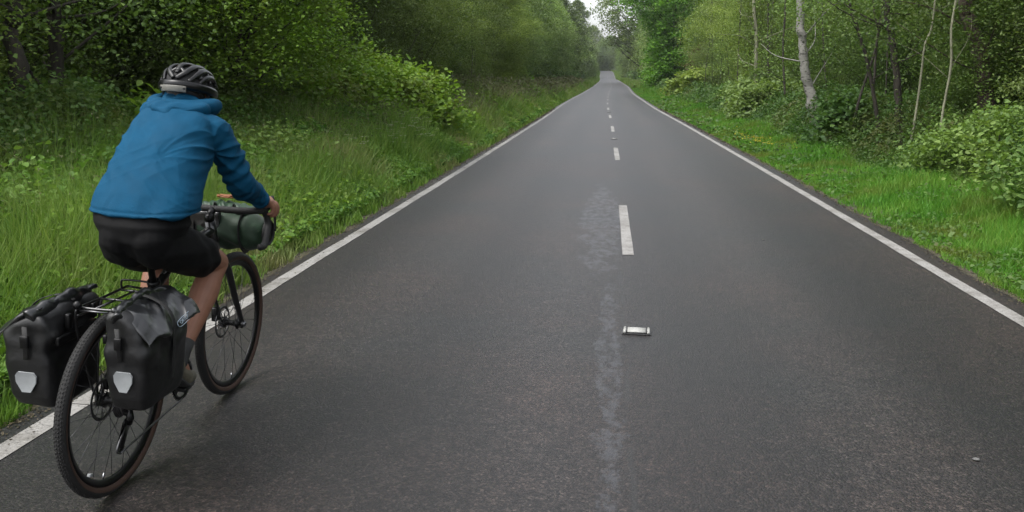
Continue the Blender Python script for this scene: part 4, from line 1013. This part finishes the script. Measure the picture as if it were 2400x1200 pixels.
remesh(mb, 'folded_cloth', M['green_light'], gb, .005, 3, lambda co, no: .004*np.sin(co[:, 0]*70+co[:, 1]*95+2.2*np.sin(co[:, 0]*31))+.003*np.sin(co[:, 0]*160+co[:, 1]*90))
oc = rootb('orange_cord', 'small tangle of orange cord lying on the green bundle in front of the handlebar', 'cord')
rg = np.random.default_rng(12); P = [np.array([-.02, .965, .99])]
for i in range(26): P.append(np.array([.0+rg.uniform(-.042, .042), .96+rg.uniform(-.02, .02), .988+rg.uniform(-.004, .010)]))
mb = MB(); mb.add(*tube(catmull(P, 5), .0035, 6)); mb.build('cord_loops', M['orange'], oc)

# ---------------------------------------------------------------- cyclist
rider = rootb('person', 'cyclist in a bright blue hooded jacket, black shorts and black helmet, seen from behind', 'cyclist')
HIP = {1: (.105, .180, .945), -1: (-.045, .190, .935)}
KNEE = {1: (.135, .555, .775), -1: (-.135, .58, .775)}
ANK = {1: (.125, .235, .440), -1: (-.120, .530, .355)}
BALL = {1: (.122, .285, .350), -1: (-.118, .605, .290)}
TOE = {1: (.120, .350, .335), -1: (-.118, .665, .285)}
HEEL = {1: (.125, .185, .410), -1: (-.120, .475, .325)}
SHO = {1: (.152, .500, 1.325), -1: (-.112, .510, 1.325)}
ELB = {1: (.222, .620, 1.115), -1: (-.222, .620, 1.110)}
WRI = {1: (.216, .858, 1.005), -1: (-.216, .858, 1.005)}
def lerp(a, b, t): return tuple(np.array(a)*(1-t)+np.array(b)*t)
def loft(rows, n=36):
    """rows: centre, half width, half depth, depth direction"""
    V = []
    for c, hw, hd, dd in rows:
        d = np.array(dd, float); d /= np.linalg.norm(d)
        for j in range(n):
            a = 2*math.pi*j/n; co, si = math.cos(a), math.sin(a)
            V.append(np.array(c)+np.array((1, 0, 0))*hw*math.copysign(abs(co)**.85, co)+d*hd*math.copysign(abs(si)**.9, si))
    k = len(rows); F = [(i*n+j, i*n+(j+1) % n, (i+1)*n+(j+1) % n, (i+1)*n+j) for i in range(k-1) for j in range(n)]
    F += [tuple(range(n-1, -1, -1)), tuple((k-1)*n+j for j in range(n))]
    m = MB(); m.add(V, F); return m
body = []
body.append(loft([((.02, .16, .93), .09, .09, (0, -1, 0)), ((.02, .17, 1.0), .125, .10, (0, -1, .1)), ((0, .25, 1.12), .13, .095, (0, -.9, .4)), ((0, .36, 1.23), .145, .10, (0, -.8, .6)), ((0, .46, 1.32), .15, .10, (0, -.7, .7)), ((0, .52, 1.38), .10, .06, (0, -.7, .7)), ((0, .55, 1.41), .05, .05, (0, -.7, .7))]))
body.append(caps([(0, .53, 1.38), (0, .565, 1.43), (0, .60, 1.475)], [.062, .056, .056]))
# head: skull, jaw, nose, ears, brow
hd = MB(); hd.add(*sphere((0, .615, 1.500), (.074, .092, .088), 24, 16)); hd.add(*sphere((0, .665, 1.455), (.054, .055, .058), 20, 12)); hd.add(*sphere((0, .70, 1.425), (.03, .025, .025)))
hd.add(*tube(catmull([(0, .700, 1.505), (0, .722, 1.480), (0, .730, 1.468), (0, .712, 1.460)], 3), [.010, .011, .012, .013, .014, .015, .016, .015, .012, .01], 8))
for s in (-1, 1):
    hd.add(*sphere((s*.077, .600, 1.470), (.009, .018, .030), 12, 10)); hd.add(*sphere((s*.032, .700, 1.512), (.018, .010, .008)))
hd.add(*sphere((0, .712, 1.437), (.024, .010, .006))); hd.add(*sphere((0, .711, 1.427), (.021, .010, .007)))
body.append(hd)
for s in (1, -1):
    body.append(caps([SHO[s], lerp(SHO[s], ELB[s], .35), ELB[s], lerp(ELB[s], WRI[s], .3), WRI[s]], [.052, .046, .037, .040, .025]))
    body.append(caps([HIP[s], lerp(HIP[s], KNEE[s], .45), lerp(HIP[s], KNEE[s], .85), KNEE[s]], [.070, .074, .060, .056], squash=(1, 1)))
    k, a = np.array(KNEE[s]), np.array(ANK[s]); d = (a-k)/np.linalg.norm(a-k); back = np.array((0, -1, 0))-d*np.dot(d, (0, -1, 0)); back /= np.linalg.norm(back)
    if s > 0: back = np.array((0, -.5, -.75)); back -= d*np.dot(back, d)
    body.append(caps([k, k+(a-k)*.14+back*.004, k+(a-k)*.32+back*.020, k+(a-k)*.62+back*.010, k+(a-k)*.88, a], [.055, .052, .058, .044, .031, .034]))
    body.append(caps([HEEL[s], lerp(ANK[s], BALL[s], .4), BALL[s]], [.028, .034, .030]))
# hands: palm over the hood, four curled fingers, thumb round the inside
fing = MB()
for s in (1, -1):
    w = np.array(WRI[s]); H = lambda x, y, z: (s*x, y, z)
    body.append(caps([w, H(.217, .895, .992)], [.025, .030], squash=(1.15, .75)))
    body.append(caps([H(.200, .905, .990), H(.232, .912, .985)], [.020, .020]))
    body.append(caps([H(.216, .895, .992), H(.219, .935, .990)], [.030, .026], squash=(1.2, .7)))
    for i, (y, L_) in enumerate(((.950, 1.0), (.932, 1.08), (.914, 1.02), (.897, .85))):
        P = [H(.226, y-.012, .990), H(.246, y+.004, .982), H(.253, y+.016, .958), H(.247, y+.016, .934-.004*L_), H(.232, y+.008, .926)]
        P = [tuple(np.array(P[0])+(np.array(q)-np.array(P[0]))*L_) for q in P]
        body.append(caps(P, [.0100, .0098, .0090, .0085, .0075], n=12, seg=4))
    body.append(caps([H(.204, .893, .990), H(.192, .918, .982), H(.190, .945, .966), H(.196, .962, .956)], [.0125, .0115, .010, .0085], n=12, seg=4))
bodyo = remesh(join(body), 'body', M['skin'], rider, .0042, 5, None, .5)
for s in (-1, 1):
    mb = MB(); mb.add(*sphere((s*.030, .7055, 1.503), (.012, .008, .008), 14, 10)); mb.build('eye', M['white_strip'], rider)

# shorts
sh = [loft([((.034, .165, .885), .060, .09, (0, -1, 0)), ((.038, .160, .950), .138, .134, (0, -1, 0)), ((.034, .165, 1.005), .170, .146, (0, -1, .05)), ((.015, .185, 1.06), .170, .130, (0, -1, .2)), ((.01, .21, 1.10), .15, .115, (0, -1, .3))])]
for s in (1, -1):
    sh.append(caps([(s*.056+.040, .100, .962), (s*.050+.034, .16, .905)], [.080, .078]))     # buttock
    h_, k_ = np.array(HIP[s]), np.array(KNEE[s]); e = h_+(k_-h_)*.74
    m = MB(); Q = catmull([h_+(0, -.03, -.015), h_+(k_-h_)*.25+(0, 0, -.012), h_+(k_-h_)*.55+(0, 0, -.008), e], 6)
    m.add(*tube(Q, np.interp(np.linspace(0, 1, len(Q)), [0, .3, .65, 1], [.086, .096, .092, .082]), 28)); m.add(*sphere(Q[0], .084)); sh.append(m)
def dsh(co, no):
    x, y, z = co.T
    return .0028*np.sin(y*70+z*40+1.5*np.sin(x*40))*np.clip((y-.2)/.15, 0, 1)+.0022*np.sin(z*85+x*14+1.6*np.sin(x*26))*np.clip((1.0-z)/.06, 0, 1)-.004*np.exp(-((x-.022)/.02)**2)*(y < .10)*np.clip((1.0-z)/.08, 0, 1)
remesh(join(sh), 'shorts', M['shorts'], rider, .0055, 6, dsh)
for s in (1, -1):   # socks and shoes
    k, a = np.array(KNEE[s]), np.array(ANK[s])
    m = MB(); m.add(*tube([k+(a-k)*.80, k+(a-k)*.90, a, np.array(a)*.7+np.array(HEEL[s])*.3], [.037, .036, .039, .036], 20)); m.build('sock', M['sock'], rider)
    he, ba, to, an = (np.array(v[s]) for v in (HEEL, BALL, TOE, ANK))
    up = np.array((0, .3 if s > 0 else 0, .95))
    f2 = (ba-he); f2 /= np.linalg.norm(f2); up = up-f2*np.dot(up, f2); up /= np.linalg.norm(up)
    m = join([caps([he+up*.012, (he+ba)/2+up*.014, ba+up*.006, to+up*.000], [.036, .037, .041, .026], squash=(1, .95)), caps([he+up*.02, a*.5+he*.5+up*.01], [.036, .040])])
    shoe = remesh(m, 'shoe', M['shoe'], rider, .005, 4)
    m = join([caps([he-up*.020, (he+ba)/2-up*.018, ba-up*.026, to-up*.022], [.030, .031, .036, .024], squash=(1.1, .42))])
    remesh(m, 'sole', M['sole'], shoe, .005, 3)

# jacket
jr = [((.034, .185, 1.048), .196, .160, (0, -1, 0)), ((.034, .19, 1.06), .197, .160, (0, -1, .02)), ((.030, .215, 1.095), .192, .150, (0, -1, .2)), ((.028, .27, 1.15), .180, .145, (0, -.92, .4)),
      ((.022, .34, 1.22), .174, .140, (0, -.82, .56)), ((.020, .42, 1.295), .170, .128, (0, -.76, .65)), ((.020, .475, 1.345), .158, .108, (0, -.72, .7)), ((.014, .515, 1.380), .128, .082, (0, -.7, .7)), ((.002, .545, 1.415), .085, .066, (0, -.6, .8)), ((.0, .565, 1.45), .070, .066, (0, -.6, .8))]
jm = [loft(jr)]
for s in (1, -1):
    a, b, c = np.array(SHO[s]), np.array(ELB[s]), np.array(WRI[s])
    m = MB(); Q = catmull([a+(-s*.055, -.03, .008), a+(0, .0, .0), a+(b-a)*.5+(s*.006, 0, 0), b+(s*.004, -.01, -.006), b+(c-b)*.5, b+(c-b)*.93], 6)
    m.add(*tube(Q, np.interp(np.linspace(0, 1, len(Q)), [0, .2, .4, .6, .8, .97, 1], [.066, .072, .062, .054, .046, .038, .036]), 26)); m.add(*sphere(Q[0], .068)); jm.append(m)
jn = np.random.default_rng(4)
def djk(co, no):
    x, y, z = co.T; d = np.zeros(len(co))
    for s in (1, -1):
        a, b, c = (np.array(v[s]) for v in (SHO, ELB, WRI))
        # rings round elbow and upper arm
        for p, q, amp in ((a, b, .0052), (b, c, .0060)):
            ax = q-p; L_ = np.linalg.norm(ax); ax /= L_; t = (co-p)@ax; rad = np.linalg.norm((co-p)-np.outer(t, ax), axis=1)
            m = np.clip((.085-rad)/.02, 0, 1)*np.clip((t+.02)/.03, 0, 1)*np.clip((L_+.03-t)/.03, 0, 1)
            ph = np.arctan2(co[:, 2]-p[2], co[:, 0]-p[0])
            d += amp*m*(np.sin(t*95+2.2*np.sin(ph+t*9)+s)*.6+.5*np.sin(t*150+3*np.sin(ph*1.3+1)))
        # radiating folds from the armpit over the shoulder blade and side
        ap = a+np.array([s*.01, -.06, -.07]); v = co-ap; r = np.linalg.norm(v, axis=1); th = np.arctan2(v[:, 2], -s*v[:, 0]+.3*v[:, 1])
        w = np.exp(-(r/.18)**2)*np.clip(r/.03, 0, 1)
        d +=   .0125*w*((1-np.abs(np.sin(th*4+r*9+s)))**1.6-.35)
    # long soft diagonal tension folds on the back, stronger low down on the right
    u = z*.8+x*.55+.10*y; w = np.clip((x+.05)/.2, 0, 1)*np.clip((1.30-z)/.15, 0, 1)
    d += .0030*w*((1-np.abs(np.sin(u*33+1.3*np.sin(x*17+z*9))))**1.8-.3)
    d += .0022*np.sin(x*24-z*15+1.5*np.sin(z*21)+.7)
    d += .0016*np.sin(x*61+z*43+2*np.sin(z*37))
    rdg = np.sin(x*38+z*52+2.6*np.sin(z*16+x*11)); d += .0022*(1-np.abs(rdg))**2*np.clip((x-.02)/.12, .0, 1)
    rd2 = np.sin(x*26-z*44+2.0*np.sin(z*23-x*9)+1); d += .0012*(1-np.abs(rd2))**2
    d += .0045*np.exp(-((z-1.045)/.010)**2)*(np.abs(x) < .26)*(y < .5)-.0035*np.exp(-((z-1.062)/.005)**2)*(y < .5)
    d += .006*np.clip((1.09-z)/.06, 0, 1)*np.sin(x*30+y*22)*(y < .5)
    return d
jk = remesh(join(jm), 'jacket', M['jacket'], rider, .005, 8, djk)
# hood: a thick gathered collar of cloth lying round the neck and on the upper back
hm = MB(); P = []
for t in np.linspace(-2.55, 2.55, 26):    # 0 = back
    P.append((.004+.098*math.sin(t), .570-.098*math.cos(t)*(1.0 if math.cos(t) > 0 else .6), 1.412-.022*math.cos(t)+.010*abs(math.sin(t))))
R_ = [.022+.030*math.cos(t/2.0)**1.3+.002*math.sin(t*5) for t in np.linspace(-2.55, 2.55, 26)]
hm.add(*tube(P, R_, 18, squash=(1.0, 1.15)))
hm2 = caps([(-.098, .480, 1.400), (-.035, .432, 1.396), (.045, .434, 1.398), (.108, .485, 1.408)], [.040, .048, .048, .038], squash=(1, 1))
hm3 = caps([(-.06, .52, 1.445), (0, .505, 1.446), (.07, .525, 1.448)], [.020, .016, .022])
def dhd(co, no):
    x, y, z = co.T
    return .006*np.sin(x*42+1.8*np.sin(z*45)+.5)+.004*np.sin(z*95+x*25)+.003*np.sin(x*85-y*50)-.010*np.exp(-(((x-.045)/.014)**2+((z-1.415)/.014)**2))-.010*np.exp(-(((x+.060)/.012)**2+((z-1.41)/.012)**2))
hood = remesh(join([hm, hm2, hm3]), 'hood', M['jacket'], jk, .004, 4, dhd)
# hem cord and cuffs
for s in (1, -1):
    b, c = np.array(ELB[s]), np.array(WRI[s]); p = b+(c-b)*.93; ax = (c-b)/np.linalg.norm(c-b)
    mb = MB(); mb.add(*lathe([(.041, -.012), (.043, 0), (.041, .010), (.030, .010), (.030, -.012)], p, ax, 26)); mb.build('cuff', M['jacket'], jk)
# hair under the helmet
mb = MB(); mb.add(*sphere((0, .590, 1.485), (.085, .088, .070), 24, 16)); mb.add(*sphere((0, .545, 1.455), (.060, .045, .045), 18, 12))
remesh(mb, 'hair', M['hair'], rider, .005, 4, lambda co, no: .003*np.sin(co[:, 0]*120+3*np.sin(co[:, 2]*30)))

# helmet
HC = np.array([0.002, .605, 1.497]); HT_ = .16       # nose slightly down
def hp(a, e, k=1.0):      # azimuth a (0 = back, +right), elevation e (0 rim .. pi/2 crown)
    x = 1.0*.103*math.sin(a)*math.cos(e)*k; y = -.133*math.cos(a)*math.cos(e)*k; z = .094*math.sin(e)*k
    c, s = math.cos(HT_), math.sin(HT_); return HC+np.array([x, y*c+z*s, -y*s*-1*-1+z*c-.0])
hel = empty('helmet', (0, 0, 0)); hel.parent = rider
m = MB(); n1, n2 = 40, 12; V = []
for i in range(n2+1):
    for j in range(n1): V.append(hp(2*math.pi*j/n1, -.22+(math.pi/2+.22)*i/n2*.995, .90))
m.add(V, [(i*n1+j, i*n1+(j+1) % n1, (i+1)*n1+(j+1) % n1, (i+1)*n1+j) for i in range(n2) for j in range(n1)]+[tuple(n2*n1+j for j in range(n1))]); m.build('liner', M['foam'], hel)
rb = MB()
def arc(pts, r, sq=(1, .55), n=10):
    P = catmull([hp(*p) for p in pts], 7); out = []
    RR = np.interp(np.linspace(0, 1, len(P)), np.linspace(0, 1, len(r)), r)
    T_ = np.gradient(P, axis=0); T_ /= np.linalg.norm(T_, axis=1)[:, None]; V = []
    for p, t, q in zip(P, T_, RR):
        u = p-HC; u -= t*np.dot(u, t); u /= np.linalg.norm(u); s_ = np.cross(t, u)
        a = np.linspace(0, 2*np.pi, n, endpoint=False); V.append(p+q*(sq[0]*np.outer(np.cos(a), s_)+sq[1]*np.outer(np.sin(a), u)))
    F = [(i*n+j, i*n+(j+1) % n, (i+1)*n+(j+1) % n, (i+1)*n+j) for i in range(len(P)-1) for j in range(n)]+[tuple(range(n-1, -1, -1)), tuple((len(P)-1)*n+j for j in range(n))]
    rb.add(np.vstack(V), F)
PI = math.pi
# rim band, all round
P = [hp(a, -.12+.06*math.cos(a), .985) for a in np.linspace(0, 2*PI, 48, endpoint=False)]; rb.add(*tube(P, .0175, 12, squash=(.6, 1), closed=True, up=(0, 0, 1)))
arc([(0.0, .62, .97), (.0, 1.1, 1.0), (PI, 1.25, 1.0), (PI, .7, 1.0), (PI, .15, .98)], [.010, .015, .018, .016, .014])
for s in (1, -1):
    arc([(s*.06, .22, .97), (s*.50, .62, 1.0), (s*.95, 1.02, 1.0), (s*2.2, 1.05, 1.0), (s*2.75, .5, 1.0), (s*2.85, .1, .98)], [.009, .012, .014, .014, .013, .012])
    arc([(s*.55, .12, .98), (s*.95, .55, 1.0), (s*1.35, .80, 1.01), (s*2.0, .68, 1.01), (s*2.45, .25, 1.0)], [.008, .012, .013, .013, .012])
    arc([(s*.95, .08, .99), (s*1.25, .38, 1.01), (s*1.7, .48, 1.02), (s*2.15, .22, 1.0)], [.008, .011, .012, .011])
    arc([(s*.35, .55, .97), (s*.10, .75, .98), (s*.0, .50, .97)], [.006, .007, .007])
    for a0, e0 in ((1.0, .75), (1.45, .62), (1.9, .60)): arc([(s*a0, e0-.45, .99), (s*(a0+.10), e0+.12, 1.0)], [.007, .008])
rb.build('shell', M['helmet'], hel)
# white band at the back: follows the rim, slightly proud
V = []; k = 20
for i in range(k):
    a = -.62+1.10*i/(k-1)
    for e, q in ((-.36, 1.075), (-.11, 1.080), (-.11, 1.03), (-.36, 1.03)): V.append(hp(a, e, q))
F = [(i*4+j, i*4+(j+1) % 4, (i+1)*4+(j+1) % 4, (i+1)*4+j) for i in range(k-1) for j in range(4)]+[(3, 2, 1, 0), tuple((k-1)*4+j for j in range(4))]
m = MB(); m.add(V, F); bevel(m.build('rear_band', M['white_strip'], hel, smooth=False), .003)
for a in (-.55, .41):
    m = MB(); m.add(*sphere(hp(a, -.205, 1.078), (.006, .004, .004), 10, 8)); m.build('band_stud', M['foam'], hel)
for s in (1, -1):
    T('strap', catmull([hp(s*1.35, -.15, .93), HC+(s*.088, -.01, -.07), HC+(s*.072, .035, -.115), HC+(s*.03, .07, -.135)], 5), .007, M['strap'], hel, 8, squash=(.3, 1), up=(1, 0, 0.2))
    T('strap', catmull([hp(s*.9, -.15, .93), HC+(s*.084, -.03, -.055), HC+(s*.076, .03, -.105)], 5), .006, M['strap'], hel, 8, squash=(.3, 1), up=(1, 0, 0.2))


# ---------------------------------------------------------------- damp summer air
hz = MB(); hz.add(*boxv((0, 300, 16), (330, 400, 19)))
hzm = bpy.data.materials.new('haze'); hzm.use_nodes = True; hn_ = hzm.node_tree; hn_.nodes.clear()
pv = hn_.nodes.new('ShaderNodeVolumePrincipled'); pv.inputs['Color'].default_value = (.92, .96, 1, 1); pv.inputs['Density'].default_value = .0002; pv.inputs['Anisotropy'].default_value = .2
ho = hn_.nodes.new('ShaderNodeOutputMaterial'); hn_.links.new(pv.outputs[0], ho.inputs['Volume'])
tag(hz.build('haze', hzm, smooth=False), 'thin pale haze in the air over the road', 'haze', kind='stuff')
